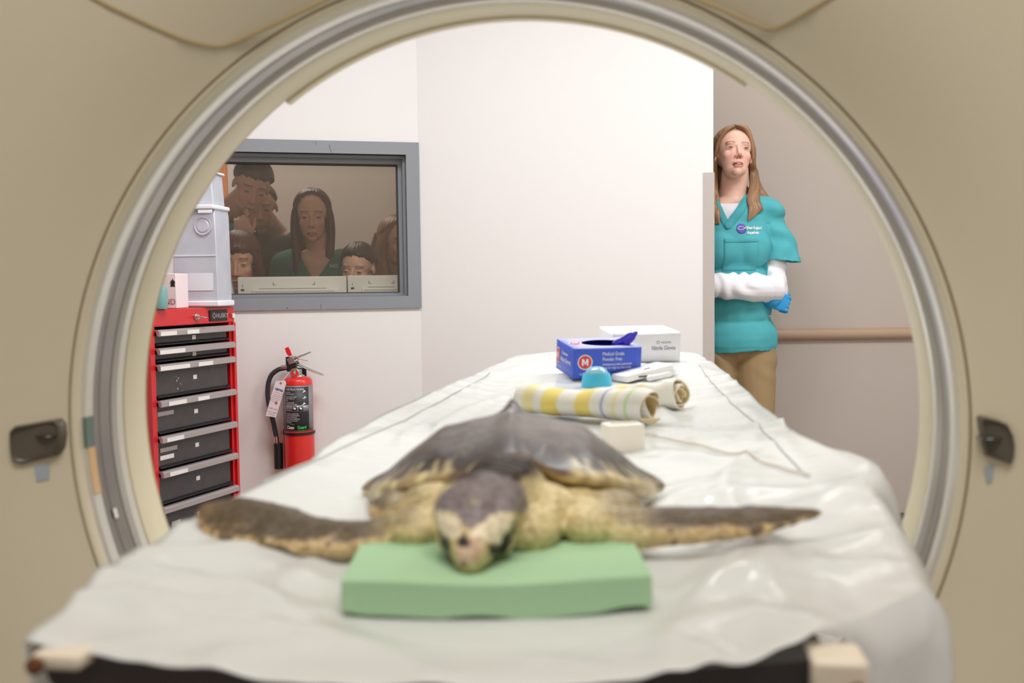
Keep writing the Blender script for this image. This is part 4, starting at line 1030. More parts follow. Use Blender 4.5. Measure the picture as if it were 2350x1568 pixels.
part('bottle_body', G().lathe([(.001, 0), (.020, 0), (.022, .004), (.022, .055), (.018, .068), (.009, .074), (.009, .080), (.001, .080)], 28), M('teal_plastic', (120, 170, 172), .3), tq)
part('bottle_cap', G().lathe([(.001, .080), (.011, .080), (.011, .096), (.009, .098), (.001, .098)], 24), m_binw, tq)

# ================================================================== FIRE EXTINGUISHER
dE = WP(684, 950); rE = .0555
ce = A + wd * wt(WP(684, 950)) + wn * (rE + .012)
dpe = (ce - CAM).dot(_F); sc = dpe / F_PX
def ez(py): return P(684, py, dpe).z
ex = empty('fire_extinguisher', Vector((ce.x, ce.y, ez(1094))), -YAW * 0, 'red and silver fire extinguisher with paper tag, hung on the wall below the window', 'fire extinguisher')
Z0 = ez(1094)
def EZ(py): return ez(py) - Z0
def EX(px): return (px - 684) * sc
rE = 34.5 * sc
m_ext = M('extinguisher_red', (222, 44, 40), .32, coat=.3); m_exl = M('silver_label', (150, 148, 154), .35, metal=.5); m_exd = M('black_label', (46, 44, 48), .45)
g = G().lathe([(.001, 0), (rE * .82, 0), (rE * .95, .006), (rE, .016), (rE, EZ(985)), (rE * .965, EZ(984)), (rE * .965, EZ(880)), (rE * .93, EZ(870)), (rE * .80, EZ(864)), (rE * .45, EZ(861)), (.001, EZ(861))], 64)
part('cylinder', g, m_ext, ex, smooth=50)
def wrapc(r): return lambda p: Vector((r * math.sin(p.x / r), -r * math.cos(p.x / r), p.y))
def label_patch(name, x0, x1, z0, z1, r, m, par=ex):
    g = G().grid(lambda a, b: wrapc(r)(Vector((x0 + (x1 - x0) * a, z0 + (z1 - z0) * b, 0))), 24, 2); return part(name, g, m, par, smooth=60, recalc=False, solid=.0003)
rl = rE * .965 + .0006
lbl = label_patch('silver_band', -rE * 1.45, rE * 1.45, EZ(984), EZ(880), rl, m_exl)
blk_ = label_patch('instruction_panel', EX(660) * 1.05, EX(713) * 1.12, EZ(980), EZ(883), rl + .0006, m_exd, ex)
label_patch('pictogram_band', EX(659), EX(716), EZ(938), EZ(924), rl + .0010, m_exl)
def etext(s, px, py, size, m, bold=0, sx=1, al='LEFT', r=rl + .0012):
    v, f = text_mesh(s, size, al, bold); w = wrapc(r); g = G().add([w(Vector((EX(px) + p.x * sx, EZ(py) + p.y, 0))) for p in v], f); return part('print', g, m, ex, smooth=None, recalc=False)
etext('INSTRUCTIONS', 663, 890, .0105, m_whiteink, .0001, .92)
for i, (a, y) in enumerate((('PULL PIN', 896), ('HOLD UPRIGHT', 900), ('START BACK 8 FEET', 906), ('AIM AT BASE OF', 910), ('FIRE', 914), ('SQUEEZE LEVER', 919), ('SWEEP SIDE TO SIDE', 923))): etext(a, 661, y, .0058, m_whiteink, .00005, .85)
for i, y in enumerate(range(944, 966, 4)): etext(('DISCHARGES CLEAN AGENT. KEEP', 'AWAY FROM CHILDREN. RECHARGE', 'IMMEDIATELY AFTER ANY USE.', 'INSPECT MONTHLY OR MORE OFTEN', 'SEE INSPECTION INSTRUCTIONS', 'ON NAMEPLATE')[i], 661, y, .0056, m_whiteink, 0, .56)
m_grn = M('green_ink', (40, 190, 90), .5)
etext('Clean', 662, 977, .0165, m_whiteink, .0004, .80); etext('Guard', 688, 977, .0165, m_grn, .0006, .80); etext('ANSUL', 671, 968, .006, m_grn, .0001); etext('CLEAN AGENT', 690, 982, .0045, m_grn, 0, .8)
for px in (683, 697):
    label_patch('pictogram', EX(px) - .0085, EX(px) + .0080, EZ(936), EZ(926), rl + .0016, m_ink)
    w = wrapc(rl + .0022); cx = EX(px); cz_ = EZ(931); g = G().add([w(Vector((cx + x, cz_ + z, 0))) for x, z in ((-.006, .003), (-.002, .006), (.001, .002), (.0035, .005), (.005, -.001), (.001, -.005), (-.003, -.002))], [(0, 1, 2, 3, 4, 5, 6)]); part('pictogram_figure', g, m_whiteink, ex, smooth=None, recalc=False)
for (px, py) in ((706, 893), (707, 907), (705, 921)):
    w = wrapc(rl + .0014); cx = EX(px); cz_ = EZ(py); g = G().add([w(Vector((cx + x, cz_ + z, 0))) for x, z in ((-.010, -.003), (-.004, .000), (-.002, .005), (.002, .004), (.005, -.002), (.001, -.001), (-.004, -.004))], [(0, 1, 2, 3, 4, 5, 6)]); part('pictogram_figure', g, m_whiteink, ex, smooth=None, recalc=False)
part('strap', G().lathe([(rE + .0005, EZ(992)), (rE + .0030, EZ(992)), (rE + .0030, EZ(986)), (rE + .0005, EZ(986))], 48, close=True), m_black, ex, smooth=None)
part('strap_latch', G().box((-rE - .004, -.010, EZ(988)), (.010, .016, .018)), m_chrome, ex, bevel=.001)
part('wall_bracket', G().box((0, rE + .004, EZ(950)), (.04, .010, .34)), m_black, ex, smooth=None)
part('collar', G().lathe([(.001, EZ(862)), (.026, EZ(862)), (.024, EZ(858)), (.016, EZ(856)), (.016, EZ(846)), (.001, EZ(846))], 32), m_chrome, ex)
vb = part('valve_body', G().box((EX(672), 0, EZ(838)), (.034, .030, .038)).box((EX(664), .002, EZ(826)), (.016, .024, .03)).box((EX(676), 0, EZ(835)), (.040, .022, .014), Matrix.Rotation(rad(-28), 3, 'Y')), m_black, ex, bevel=.002)
part('valve_head', G().box((EX(672), -.004, EZ(825)), (.026, .026, .024), Matrix.Rotation(rad(-20), 3, 'Y')), m_chrome, ex, bevel=.003)
def EP(px, py, y=0): return Vector((EX(px), y, EZ(py)))
part('upper_lever', G().tube([EP(676, 822), EP(690, 816), EP(702, 812), EP(714, 807)], [.007, .006, .005, .004], 12, fx=1.6, fy=.7, ref=(0, 1, 0)), m_chrome, ex)
part('carry_handle', G().tube([EP(684, 833), EP(700, 841), EP(720, 850), EP(740, 858)], [.008, .0075, .007, .006], 12, fx=1.7, fy=.6, ref=(0, 1, 0)), m_chrome, ex)
ga = part('gauge', G().lathe([(.001, -.004), (.0165, -.004), (.0170, .006), (.0150, .008), (.0145, .006), (.001, .006)], 36).xf(Matrix.Translation(EP(681, 852, -.022)) @ Matrix.Rotation(rad(90), 4, 'X')), m_chrome, ex)
part('gauge_dial', G().lathe([(.001, .0058), (.0138, .0058), (.0138, .0066), (.001, .0066)], 36).xf(Matrix.Translation(EP(681, 852, -.022)) @ Matrix.Rotation(rad(90), 4, 'X')), M('gauge_red', (224, 56, 56), .4), ga, smooth=None)
part('gauge_sector', G().ell(EP(681, 851, -.0300), (.0048, .0006, .0075)), M('gauge_grey', (200, 196, 190), .3, metal=.5), ga)
part('gauge_mark', G().ell(EP(681, 846, -.0300), (.0055, .0007, .0022)), m_grn, ga)
part('pull_ring', G().tube([EP(684, 822, -.02) + Vector((.008 * math.cos(a), 0, .011 * math.sin(a))) for a in np.linspace(0, 2 * PI, 25)], .0016, 8), m_chrome, ex)
part('red_seal', G().rings([[EP(*q, y) for q in ((659, 797), (667, 793), (671, 800), (675, 812), (668, 815), (663, 809))] for y in (-.020, -.017)]), M('red_seal_plastic', (232, 30, 40), .4), ex, bevel=.0008)
part('seal_wire', G().tube([EP(672, 813, -.018), EP(690, 821, -.02), EP(710, 826, -.016)], .0009, 6), m_ext, ex)
hose = [EP(668, 841, -.004), EP(656, 842, -.004), EP(640, 846, -.004), EP(625, 858, -.002), EP(617, 878, 0), EP(615, 905, 0), EP(619, 935, 0), EP(626, 965, 0), EP(632, 998, 0)]
def cr(pts, n=6):
    o = []
    for i in range(len(pts) - 1):
        p0, p1, p2, p3 = pts[max(i - 1, 0)], pts[i], pts[i + 1], pts[min(i + 2, len(pts) - 1)]
        for k in range(n):
            t = k / n; o.append(.5 * ((2 * p1) + (p2 - p0) * t + (2 * p0 - 5 * p1 + 4 * p2 - p3) * t * t + (3 * p1 - p0 - 3 * p2 + p3) * t ** 3))
    return o + [pts[-1]]
part('hose', G().tube(cr(hose), .0088, 14), M('black_rubber_hose', (52, 54, 62), .5, bump=(300, .5, .001)), ex)
part('hose_coupling', G().tube([EP(648, 841, -.004), EP(668, 840, -.004)], .0098, 16, round_=False), m_chrome, ex)
part('hose_ferrule', G().tube([EP(632, 998), EP(633, 1014)], .0092, 16, round_=False), m_chrome, ex)
part('nozzle', G().lathe([(.001, 0), (.0165, 0), (.0165, (1072 - 1014) * sc), (.012, (1072 - 1013) * sc), (.001, (1072 - 1013) * sc)], 24).xf(Matrix.Translation(EP(636, 1072))), m_black, ex)
tgp = [(643, 868), (664, 867), (666, 874), (641, 950), (618, 946), (640, 876)]
yt = -rE * 1.05
tg_ = part('paper_tag', G().rings([[EP(*q, yt) for q in tgp], [EP(*q, yt + .0008) for q in tgp]]), M('paper_tag', (236, 226, 232), .7), ex, smooth=None)
tv = (EP(641, 950) - EP(666, 874)).normalized(); tu = Vector((-tv.z, 0, tv.x)); 
if tu.x < 0: tu = -tu
mtag = Matrix((tu, -tv, Vector((0, -1, 0)))).transposed().to_4x4()
def ttext(s, px, py, size, m, bold=0, sx=1):
    mm = mtag.copy(); mm.translation = EP(px, py, yt - .0006); return text('print', s, size, m, mm @ Matrix.Scale(sx, 4, (1, 0, 0)), tg_, align='CENTER', bold=bold)
ttext('CINTAS', 649, 890, .0105, M('navy_ink', (50, 60, 130), .6), .0006, .8); ttext('FIRE PROTECTION', 648, 896, .0040, M('tag_red', (200, 50, 60), .6))
ttext('+', 641, 922, .022, M('tag_red2', (206, 60, 70), .6), .0008)
for i in range(5): ttext('SERVICE RECORD', 647 - i * 2.6, 901 + i * 3.4, .0042, m_greyink)
ttext('2012  2013', 636, 932, .0068, m_ink); ttext('DO NOT REMOVE', 633, 939, .0058, m_greyink); ttext('BY ORDER', 631, 944, .005, m_greyink)
part('eyelet', G().lathe([(.0016, 0), (.0036, 0), (.0036, .0008), (.0016, .0008)], 20, close=True).xf(Matrix.Translation(EP(654, 873, yt - .0001)) @ Matrix.Rotation(rad(90), 4, 'X')), M('brown_eyelet', (130, 74, 56), .6), tg_)
part('tag_string', G().tube([EP(655, 872, yt), EP(662, 860, -.03), EP(668, 852, -.02)], .0008, 6), m_whiteink, ex)
# ================================================================== CONTROL ROOM FURNITURE
m_mon = M('pale_monitor_plastic', (244, 246, 242), .45); m_vent = M('vent_grey', (150, 152, 150), .5); m_desk = M('desk_laminate', (170, 160, 148), .5)
dk0 = A + wd * .12 - wn * (TW + .02); angw_ = YAW
desk = empty('desk', A + wd * .75 - wn * .27, YAW, 'laminate desk in the control room carrying the monitors, mostly hidden by the sill', 'desk')
part('desk_top', G().box((0, 0, .735), (1.36, .22, .03)), m_desk, desk, bevel=.003)
for x in (-.64, .64): part('desk_leg', G().box((x, 0, .36), (.03, .18, .72)), m_desk, desk, smooth=None)
def wmon(x0, x1, ytop, label, name='monitor', n=.30):
    o = A - wn * n
    p0 = PPL(x0, ytop, o, wn); p1 = PPL(x1, ytop, o, wn); w = (p1 - p0).length; c = (p0 + p1) / 2; zt = c.z
    r = empty(name, (c.x, c.y, .75), YAW, label, 'monitor'); H_ = .36; k = zt - .75
    part('shell', G().box((0, .018, k - H_ / 2), (w, .036, H_)), m_mon, r, bevel=.004)
    part('rear_bulge', G().box((0.012, -.012, k - .052 - .13), (w - .085, .030, .26)), m_mon, r, bevel=.006)
    g = G()
    for j in range(4):
        for i in range(44): g.box((-w / 2 + .065 + i * (w - .12) / 43, -.0274, k - .060 - j * .0105), ((w - .12) / 43 * .5, .001, .0038))
    part('vent_holes', g, m_vent, r, smooth=None)
    part('vent_slots', G().box((0, -.0005, k - .048), (w - .16, .001, .0022)), m_vent, r, smooth=None)
    for sx in (-.18, .20):
        part('corner_mark', G().box((sx * w, -.0005, k - .028), (.0035, .001, .012)).box((sx * w + (.005 if sx < 0 else -.005), -.0005, k - .033), (.011, .001, .003)), m_vent, r, smooth=None)
    part('port_mark', G().box((-w / 2 + .018, -.0005, k - .052), (.013, .001, .008)).box((-w / 2 + .018, -.0005, k - .036), (.002, .001, .010)), m_gask, r, smooth=None)
    part('stand', G().box((0, .03, .19), (.06, .02, k - .34 if k > .40 else .1)).box((0, .03, .006), (.22, .16, .012)), m_mon, r, bevel=.003)
    part('screen', G().box((0, .0372, k - H_ / 2), (w - .04, .001, H_ - .04)), m_black, r, smooth=None)
    return r
wmon(545, 795, 635, 'wide pale monitor seen from behind, centre of the window sill')
wmon(798, 948, 632, 'pale monitor seen from behind at the right end of the window sill')
# tilted pale screen at left, edge on
o = A - wn * .20; pa = PPL(506, 568, o, wn); pc_ = PPL(536, 668, o, wn)
r = empty('monitor', (PPL(520, 600, o, wn).x, PPL(520, 600, o, wn).y, .75), YAW + rad(0), 'pale leaning monitor seen nearly edge-on beside the storage bins', 'monitor')
zA, zB = pa.z - .75, pc_.z - .75; Rz = Matrix.Translation(r.location) @ Matrix.Rotation(r.rotation_euler.z, 4, 'Z'); Ri = Rz.inverted()
q0 = Ri @ PPL(497, 568, o, wn); q1 = Ri @ PPL(515, 568, o, wn); q2 = Ri @ PPL(535, 669, o, wn); q3 = Ri @ PPL(503, 669, o, wn)
lo2 = q2 + (q2 - q1) * 1.3; lo3 = q3 + (q3 - q0) * 1.3
g = G().rings([[q + Vector((0, y, 0)) for q in (q0, q1, q2, lo2, lo3, q3)] for y in (0, .05)])
part('shell', g, m_mon, r, bevel=.004)
part('bezel_edge', G().rings([[q + Vector((0, y, 0)) for q in (q1 + Vector((.0005, 0, -.003)), q1 + Vector((.004, 0, -.004)), lo2 + Vector((.004, 0, 0)), lo2 + Vector((.0005, 0, 0)))] for y in (.004, .046)]), m_vent, r, smooth=None)
part('stand', G().box(((lo2.x + lo3.x) / 2, .025, .045), (.08, .045, .09)), m_mon, r, bevel=.003)

# ================================================================== PEOPLE
def hcol(c, k=.62): return (c, tuple(int(x * k) for x in c))
def head_prims(g, MHd, fem=True, k=1.0):
    """MHd maps head space (x image-right, -y out of the face, z up, origin between the ears at eye level)"""
    R3 = MHd.to_3x3().normalized()
    def e(c, r): g.ell(MHd @ Vector(c), tuple(v * k for v in r), R3, 24, 18)
    e((0, .022, .034), (.073, .092, .080)); e((0, -.016, .030), (.066, .066, .074)); e((0, -.034, -.030), (.056, .052, .070))
    jw = .046 if fem else .052
    e((0, -.034, -.072), (jw, .044, .034)); e((0, -.064, -.094), (.020, .020, .018))
    for s in (-1, 1):
        e((s * .034, -.058, -.024), (.022, .018, .024)); e((s * .028, -.068, .024), (.020, .014, .011)); e((s * .0730, .008, -.004), (.007, .015, .023)); e((s * .031, -.066, .0015), (.0145, .0135, .011))
    g.tube([MHd @ Vector(q) for q in ((0, -.080, .010), (0, -.092, -.014), (0, -.103, -.034))], [.007 * k, .0078 * k, .0098 * k], 14)
    for s in (-1, 1): e((s * .0115, -.092, -.038), (.0072, .0090, .0070))
    e((0, -.084, -.0645), (.022, .011, .0065)); e((0, -.083, -.0765), (.018, .0105, .0068)); e((0, -.074, -.054), (.020, .012, .014))
SK = dict(fair=((236, 190, 170), (206, 116, 110), (146, 94, 68)), mid=((200, 156, 132), (166, 100, 92), (70, 52, 42)), pale=((222, 178, 156), (190, 116, 110), (86, 62, 48)))
def face_paint(me, MHd, skin, mouth_open=0.0, lashes=True, beard=None):
    inv = MHd.inverted(); p = coords(me); R = np.array(inv.to_3x3()); h = p @ R.T + np.array(inv.translation)
    base, lip, brow = [L3(c) for c in SK[skin]]
    x, y, z = h.T; f = (y < -.045); disp = np.zeros(len(p))
    # eye sockets inner corner, mouth line, nostrils, philtrum
    ax = np.abs(x)
    disp += np.where(f, .0030 * np.exp(-((ax - .016) / .006) ** 2 - ((z - .003) / .008) ** 2), 0)
    disp += np.where(f, .0022 * np.exp(-((z - .0125) / .0030) ** 2 - ((ax - .031) / .014) ** 2), 0)
    disp += np.where(f, .0026 * np.exp(-((z + .0110) / .0035) ** 2 - ((ax - .030) / .013) ** 2), 0)
    disp += np.where(f & (y < -.08), .0035 * np.exp(-((ax - .0055) / .0032) ** 2 - ((z + .0440) / .0035) ** 2), 0)
    disp += np.where(f, (.0022 + .004 * mouth_open) * np.exp(-((z + .0705) / (.0020 + .0022 * mouth_open)) ** 2 - (ax / .018) ** 4), 0)
    disp += np.where(f, .0018 * np.exp(-((z + .0865) / .004) ** 2 - (ax / .02) ** 2), 0)
    outw = np.array(MHd.to_3x3() @ Vector((0, 1, 0))); p = p + disp[:, None] * outw; setco(me, p)
    c = np.tile(base, (len(p), 1))
    def mx(m, col, k=1.0):
        nonlocal c
        m = np.clip(m * k, 0, 1)[:, None]; c = c * (1 - m) + col * m
    mx(np.exp(-((ax - .038) / .018) ** 2 - ((z + .038) / .018) ** 2) * f, L3((232, 140, 128)), .45)
    mx(np.exp(-(ax / .012) ** 2 - ((z + .036) / .012) ** 2) * f, L3((226, 130, 116)), .4)
    mx(np.exp(-(ax / .016) ** 2 - ((z + .095) / .010) ** 2) * f, L3((232, 150, 134)), .3)
    zz = z + .0705; wl = .0235
    up = sstep(-.001, .001, zz) * (1 - sstep(.0062, .0085, zz + .35 * np.maximum(0, ax - .006) ** 1 * .9)) ; lo = sstep(-.0105, -.0085, zz - .22 * ax) * (1 - sstep(-.001, .001, zz))
    mx((up + lo) * (1 - sstep(wl - .004, wl, ax)) * f, lip, .85)
    mx(np.exp(-(zz / (.0014 + .0018 * mouth_open)) ** 2) * (1 - sstep(.018, .024, ax)) * f, L3((92, 40, 40)), .8)
    bz_ = z - (.0225 + .004 * (1 - ((ax - .030) / .02) ** 2)); mx(np.exp(-(bz_ / .0032) ** 2) * sstep(.010, .015, ax) * (1 - sstep(.044, .052, ax)) * f, brow, .95)
    mx(np.exp(-((ax - .0055) / .0028) ** 2 - ((z + .0450) / .0030) ** 2) * (y < -.082), L3((80, 40, 34)), .85)
    mx(np.exp(-((ax - .031) / .014) ** 2 - ((z - .010) / .005) ** 2) * f, L3((206, 150, 132)), .35)
    if beard is not None: mx(sstep(-.050, -.062, z) * (y < .0) * (1 - ((up + lo) > .3) * (ax < .024)), L3(beard), .55)
    setcol(me, c)
def eyes(root, MHd, k=1.0, openk=.35, iris=(96, 116, 128)):
    for s in (-1, 1):
        me_g = G(); n = 14; cols = []
        def ep(i, j):
            a = -1 + 2 * i; hh = .0036 * (1 - a * a) ** .75 * (openk / .35); x = a * .0125; z = hh * (2 * j - 1) * (1.0 if j > .5 else .8) - .0010
            yy = -.0812 - .0026 * (1 - a * a) - .0008; return MHd @ Vector((s * .031 + x, yy, z + .0012))
        vs = [ep(i / n, j / 8) for i in range(n + 1) for j in range(9)]
        for i in range(n + 1):
            for j in range(9):
                a = -1 + 2 * i / n; q = (2 * j / 8 - 1); c = L3((160, 142, 136))
                if abs(a - .02 * s) < .36: c = L3(iris)
                if abs(a - .02 * s) < .15: c = L3((20, 18, 18))
                if j >= 5: c = L3((60, 40, 34))
                if j == 0: c = L3((190, 130, 116))
                cols.append(c)
        fs = [(i * 9 + j, (i + 1) * 9 + j, (i + 1) * 9 + j + 1, i * 9 + j + 1) for i in range(n) for j in range(8)]
        me = G().add(vs, fs).mesh('eye'); setcol(me, np.array(cols)); link('eye', me, m_eyeb, root, smooth=180, solid=.0008, recalc=False)
m_eyeb = M('eyeball', (220, 214, 210), .55, attr=True, spec=.3)
m_skinp = M('skin', (220, 180, 160), .48, attr=True, sub=.12, bump=(500, .1, .0005))
HB = {}
def hair_mat(name, c, k=.6):
    m = M(name, c, .40, attr=True, spec=.4); HB[m.name] = c; return m
def hair_cap(MHd, low, th, k=1.0, part_x=None):
    """closed cap over the skull; low(phi) gives the lowest elevation in degrees, phi=0 at the face"""
    g = G(); NA, NE = 96, 30; c = Vector((0, .012, .034)); rx, ry, rz = .0755, .0990, .0825; rings = []
    for lay in (0, 1):
        for e_ in range(NE + 1):
            row = []
            for a_ in range(NA):
                ph = 2 * PI * a_ / NA; phd = math.degrees(ph); phd = phd - 360 if phd > 180 else phd
                lo = low(phd) + 1.8 * math.sin(13 * ph) + 1.5 * math.sin(29 * ph + 1); t = e_ / NE if lay == 0 else 1 - e_ / NE; el = rad(89 - (89 - lo) * t)
                d = Vector((math.sin(ph) * math.cos(el), -math.cos(ph) * math.cos(el), math.sin(el)))
                r = 1 / math.sqrt((d.x / rx) ** 2 + (d.y / ry) ** 2 + (d.z / rz) ** 2)
                tt = th(phd, t) if lay == 0 else -.010
                if lay == 0 and t > .84: k_ = (t - .84) / .16; tt = tt * (1 - k_) - .009 * k_ ** 1.5
                if part_x is not None and lay == 0:
                    q = d * r; tt -= .004 * math.exp(-((q.x - part_x) / .004) ** 2) * (q.y < .03)
                if lay == 0: tt += .0010 * math.sin(ph * 24 + 3 * t) * min(1, t * 4)
                row.append(MHd @ (c + d * (r + tt)))
            rings.append(row)
    g.rings(rings); return g
def hand_prims(g, MHn, side=1, curl=(30, 35, 40, 45), thumb=30, k=1.0, bend2=1.0, spread=0.0):
    """wrist at origin, fingers along +z, palm facing -y, thumb towards side*x"""
    X = lambda q: MHn @ Vector(q)
    R3 = MHn.to_3x3().normalized()
    g.ell(X((0, 0, .045 * k)), (.040 * k, .015 * k, .050 * k), R3); g.ell(X((side * .026 * k, -.006 * k, .028 * k)), (.017 * k, .014 * k, .028 * k), R3)
    g.tube([X((0, 0, -.03 * k)), X((0, 0, .02 * k))], [.024 * k, .026 * k], 14)
    for i, (dx, ln, r) in enumerate(((.029, .074, .0092), (.010, .082, .0095), (-.010, .076, .0090), (-.028, .060, .0080))):
        c0 = curl[i]; p = Vector((side * dx * k, 0, .088 * k)); a = 0; pts = [Vector((side * dx * k, 0, .060 * k)), p.copy()]
        for seg, fr in enumerate((.45, .31, .24)):
            a += rad(c0 * (1, 1.1 * bend2, .8 * bend2)[seg]); p = p + Vector((side * spread * dx * ln * k * 6, -math.sin(a), math.cos(a))) * (ln * fr * k); pts.append(p.copy())
        g.tube([X(q) for q in pts], [r * k, r * k, r * .96 * k, r * .9 * k, r * .78 * k], 10)
    a = rad(thumb); q0 = Vector((side * .026, -.008, .022)) * k; q1 = Vector((side * (.036 + .020 * math.sin(a)), -.016, .050)) * k; q2 = q1 + Vector((side * .022 * math.sin(a), -.012, .028)) * k; q3 = q2 + Vector((side * .004, -.012, .022)) * k
    g.tube([X(q) for q in (q0, q1, q2, q3)], [.014 * k, .0118 * k, .0105 * k, .0085 * k], 10)
def torso(g, L, inf=0.0, fem=True, sh=.16, z0=.92, z1=1.40, lean=(0, 0, 0), neck=True):
    """L(x,y,z) local -> space; body frame with the shoulders at height z1"""
    s = (z1 - .92) / .48
    def E(c, r): g.ell(L(c), tuple(v + inf for v in r), None, 24, 16)
    zz = lambda t: z0 + (z1 - z0) * t
    E((0, 0, zz(.04)), (.158, .108, .12)); E((0, 0, zz(.40)), (.128, .092, .15)); E((0, 0, zz(.74)), (.145, .098, .13))
    g.tube([L((-sh + .03, 0, zz(.95))), L((sh - .03, 0, zz(.95)))], [.052 + inf, .052 + inf], 18)
    g.tube([L((-.07, .004, zz(.97))), L((0, .004, zz(1.04))), L((.07, .004, zz(.97)))], [.045 + inf * .6] * 3, 16)
    E((0, 0, zz(.90)), (.12, .078, .07))
    if fem:
        for s_ in (-1, 1): E((s_ * .062, -.062, zz(.70)), (.056, .050, .056))
# ------------------------------------------------------------------ woman in the doorway
WY = 4.10
w0 = PY(1683, 800, WY); RW = Vector((w0.x, WY, 0))
wom = empty('person', RW, 0, 'woman with long light-brown hair in teal scrubs, arms crossed, in the doorway', 'person')
def Q(px, py, y=0.0): return PY(px, py, WY + y) - RW
zsh = Q(1700, 492).z
HeadM = Matrix.Translation(Q(1683, 358, -.01)) @ Matrix.Rotation(rad(4.0), 4, 'Y') @ Matrix.Rotation(rad(-16), 4, 'X') @ Matrix.Rotation(rad(1), 4, 'Z')
SH = (Q(1602, 500), Q(1766, 502)); EL = (Q(1590, 664, -.05), Q(1778, 664, -.04)); WR = (Q(1764, 684, -.050), Q(1610, 656, -.17))
def L0(c): return Vector(c)
g = G(); head_prims(g, HeadM, True)
g.tube([Q(1687, 392, .015), Q(1681, 440, .022), Q(1681, 482, .02)], [.054, .055, .060], 24)
torso(g, L0, 0, True, .155, .90, zsh + .03)
for s in (0, 1):
    g.tube([SH[s], EL[s]], [.046, .036], 16); g.tube([EL[s], WR[s]], [.036, .026], 16)
for s in (-1, 1): g.tube([(s * .085, 0, .88), (s * .09, -.01, .48), (s * .09, .02, .08)], [.088, .056, .038], 18); g.tube([(s * .09, .03, .045), (s * .095, -.12, .035)], [.036, .030], 12)
me = remesh(g, .0026, 14); face_paint(me, HeadM, 'fair', mouth_open=.8)
# small moles
link('body', me, m_skinp, wom, smooth=180)
eyes(wom, HeadM, openk=.30, iris=(44, 50, 56))
part('teeth', G().ell(HeadM @ Vector((0, -.0875, -.0692)), (.0085, .0030, .0019), HeadM.to_3x3()), m_whiteink, wom)
# under shirt
m_under = M('white_shirt_cotton', (240, 238, 244), .8, bump=(300, .2, .001)); m_teal_s = M('teal_scrub_cotton', (82, 176, 184), .85, bump=(260, .25, .001), var=(9, (74, 166, 176)))
g = G(); torso(g, L0, .001, True, .150, .92, zsh + .03)
g.tube([Q(1681, 470, .02), Q(1681, 500, .02)], [.064, .075], 20)
for s in (0, 1):
    g.tube([SH[s], SH[s].lerp(EL[s], .5), EL[s]], [.040, .050, .052], 18); g.tube([EL[s], EL[s].lerp(WR[s], .5), WR[s]], [.054, .048, .036], 18)
# baggy sleeve on the visible forearm
g.tube([Q(1778, 640, -.05), Q(1776, 662, -.09), Q(1720, 660, -.14), Q(1650, 655, -.17), Q(1610, 655, -.17)], [.046, .056, .056, .048, .040], 18)
me = remesh(g, .004, 6); p = coords(me); nm = normals(me)
arm = (p[:, 2] < Q(1700, 590).z) * (p[:, 1] < -.02) * 1.0
qq = p @ np.array([[1, .0, .75], [0, 1, 0], [-.75, 0, 1]]).T
p += nm * ((.0045 * arm + .001) * np.sin(qq[:, 0] * 95 + 2.2 * np.sin(qq[:, 2] * 30)) * sstep(-.4, .4, pnoise(p, 18, 3)))[:, None]
setco(me, p)
ctr = Q(1681, 470, .01)
delfaces(me, lambda p: (p[:, 2] < Q(1700, 728).z) | (p[:, 2] > Q(1681, 466).z + .10 * (p[:, 1] - .0)) & (np.hypot(p[:, 0] - ctr.x, (p[:, 1] - ctr.y)) < .075))
link('undershirt', me, m_under, wom, smooth=180, solid=.002)
# scrub top
g = G(); torso(g, L0, .024, True, .158, .86, zsh + .028)
g.ell((0, 0, .90), (.172, .128, .10)); g.ell((0, 0, 1.0), (.158, .125, .14))
g.tube([Q(1600, 505), Q(1592, 600, -.03)], [.066, .078], 20); g.tube([Q(1764, 508), Q(1780, 560, -.01), Q(1789, 608, -.02)], [.060, .074, .086], 24, fx=1.0, fy=1.0)
me = remesh(g, .004, 6); p = coords(me); nm = normals(me)
hem = Q(1700, 805).z
# drape below the bust hangs straight; folds
f1 = np.sin(p[:, 0] * 60 + 2.5 * np.sin(p[:, 2] * 7) + 1.0) * sstep(1.25, 1.0, p[:, 2])
f2 = np.sin((p[:, 0] * .8 + p[:, 2]) * 75 + 2 * np.sin(p[:, 0] * 22)) * sstep(.08, .14, p[:, 0]) * sstep(1.2, 1.3, p[:, 2])
f3 = np.sin((p[:, 2] * .9 - p[:, 0] * .5) * 62 + 2.4 * np.sin(p[:, 0] * 14)) * sstep(.2, .7, pnoise(p, 16, 14))
p += nm * (.0035 * f1 * sstep(-.3, .3, pnoise(p, 12, 4)) + .0055 * f2 + .003 * f3 + .0016 * pnoise(p, 70, 6))[:, None]; setco(me, p)
zs1 = Q(1786, 598).z; sx0 = Q(1742, 600).x
vb_ = Q(1657, 512); vt_ = Q(1706, 452)
def kill(p):
    m = p[:, 2] < hem + .004 * np.sin(p[:, 0] * 20)
    # sleeves end at the hem line
    slr = (p[:, 0] > sx0) & (p[:, 2] < zs1 + .10 * (p[:, 0] - Q(1786, 600).x) * -1 - .004) & (p[:, 2] > zs1 - .14) & ((p[:, 0] > Q(1752, 600).x))
    m |= slr
    m |= (p[:, 0] < Q(1618, 600).x) & (p[:, 2] < zs1)
    # neck opening with a V
    xv = np.abs(p[:, 0] - vb_.x - (p[:, 2] - vb_.z) * .08); wv = (p[:, 2] - vb_.z) * .62
    m |= (p[:, 1] < .03) & (p[:, 2] > vb_.z) & (xv < np.clip(wv, 0, .082)) & (p[:, 0] < Q(1725, 500).x)
    m |= (p[:, 2] > Q(1681, 462).z) & (np.hypot(p[:, 0] - ctr.x, p[:, 1] - .02) < .070)
    return m
delfaces(me, kill); scr = link('scrub_top', me, m_teal_s, wom, smooth=180, solid=.003)
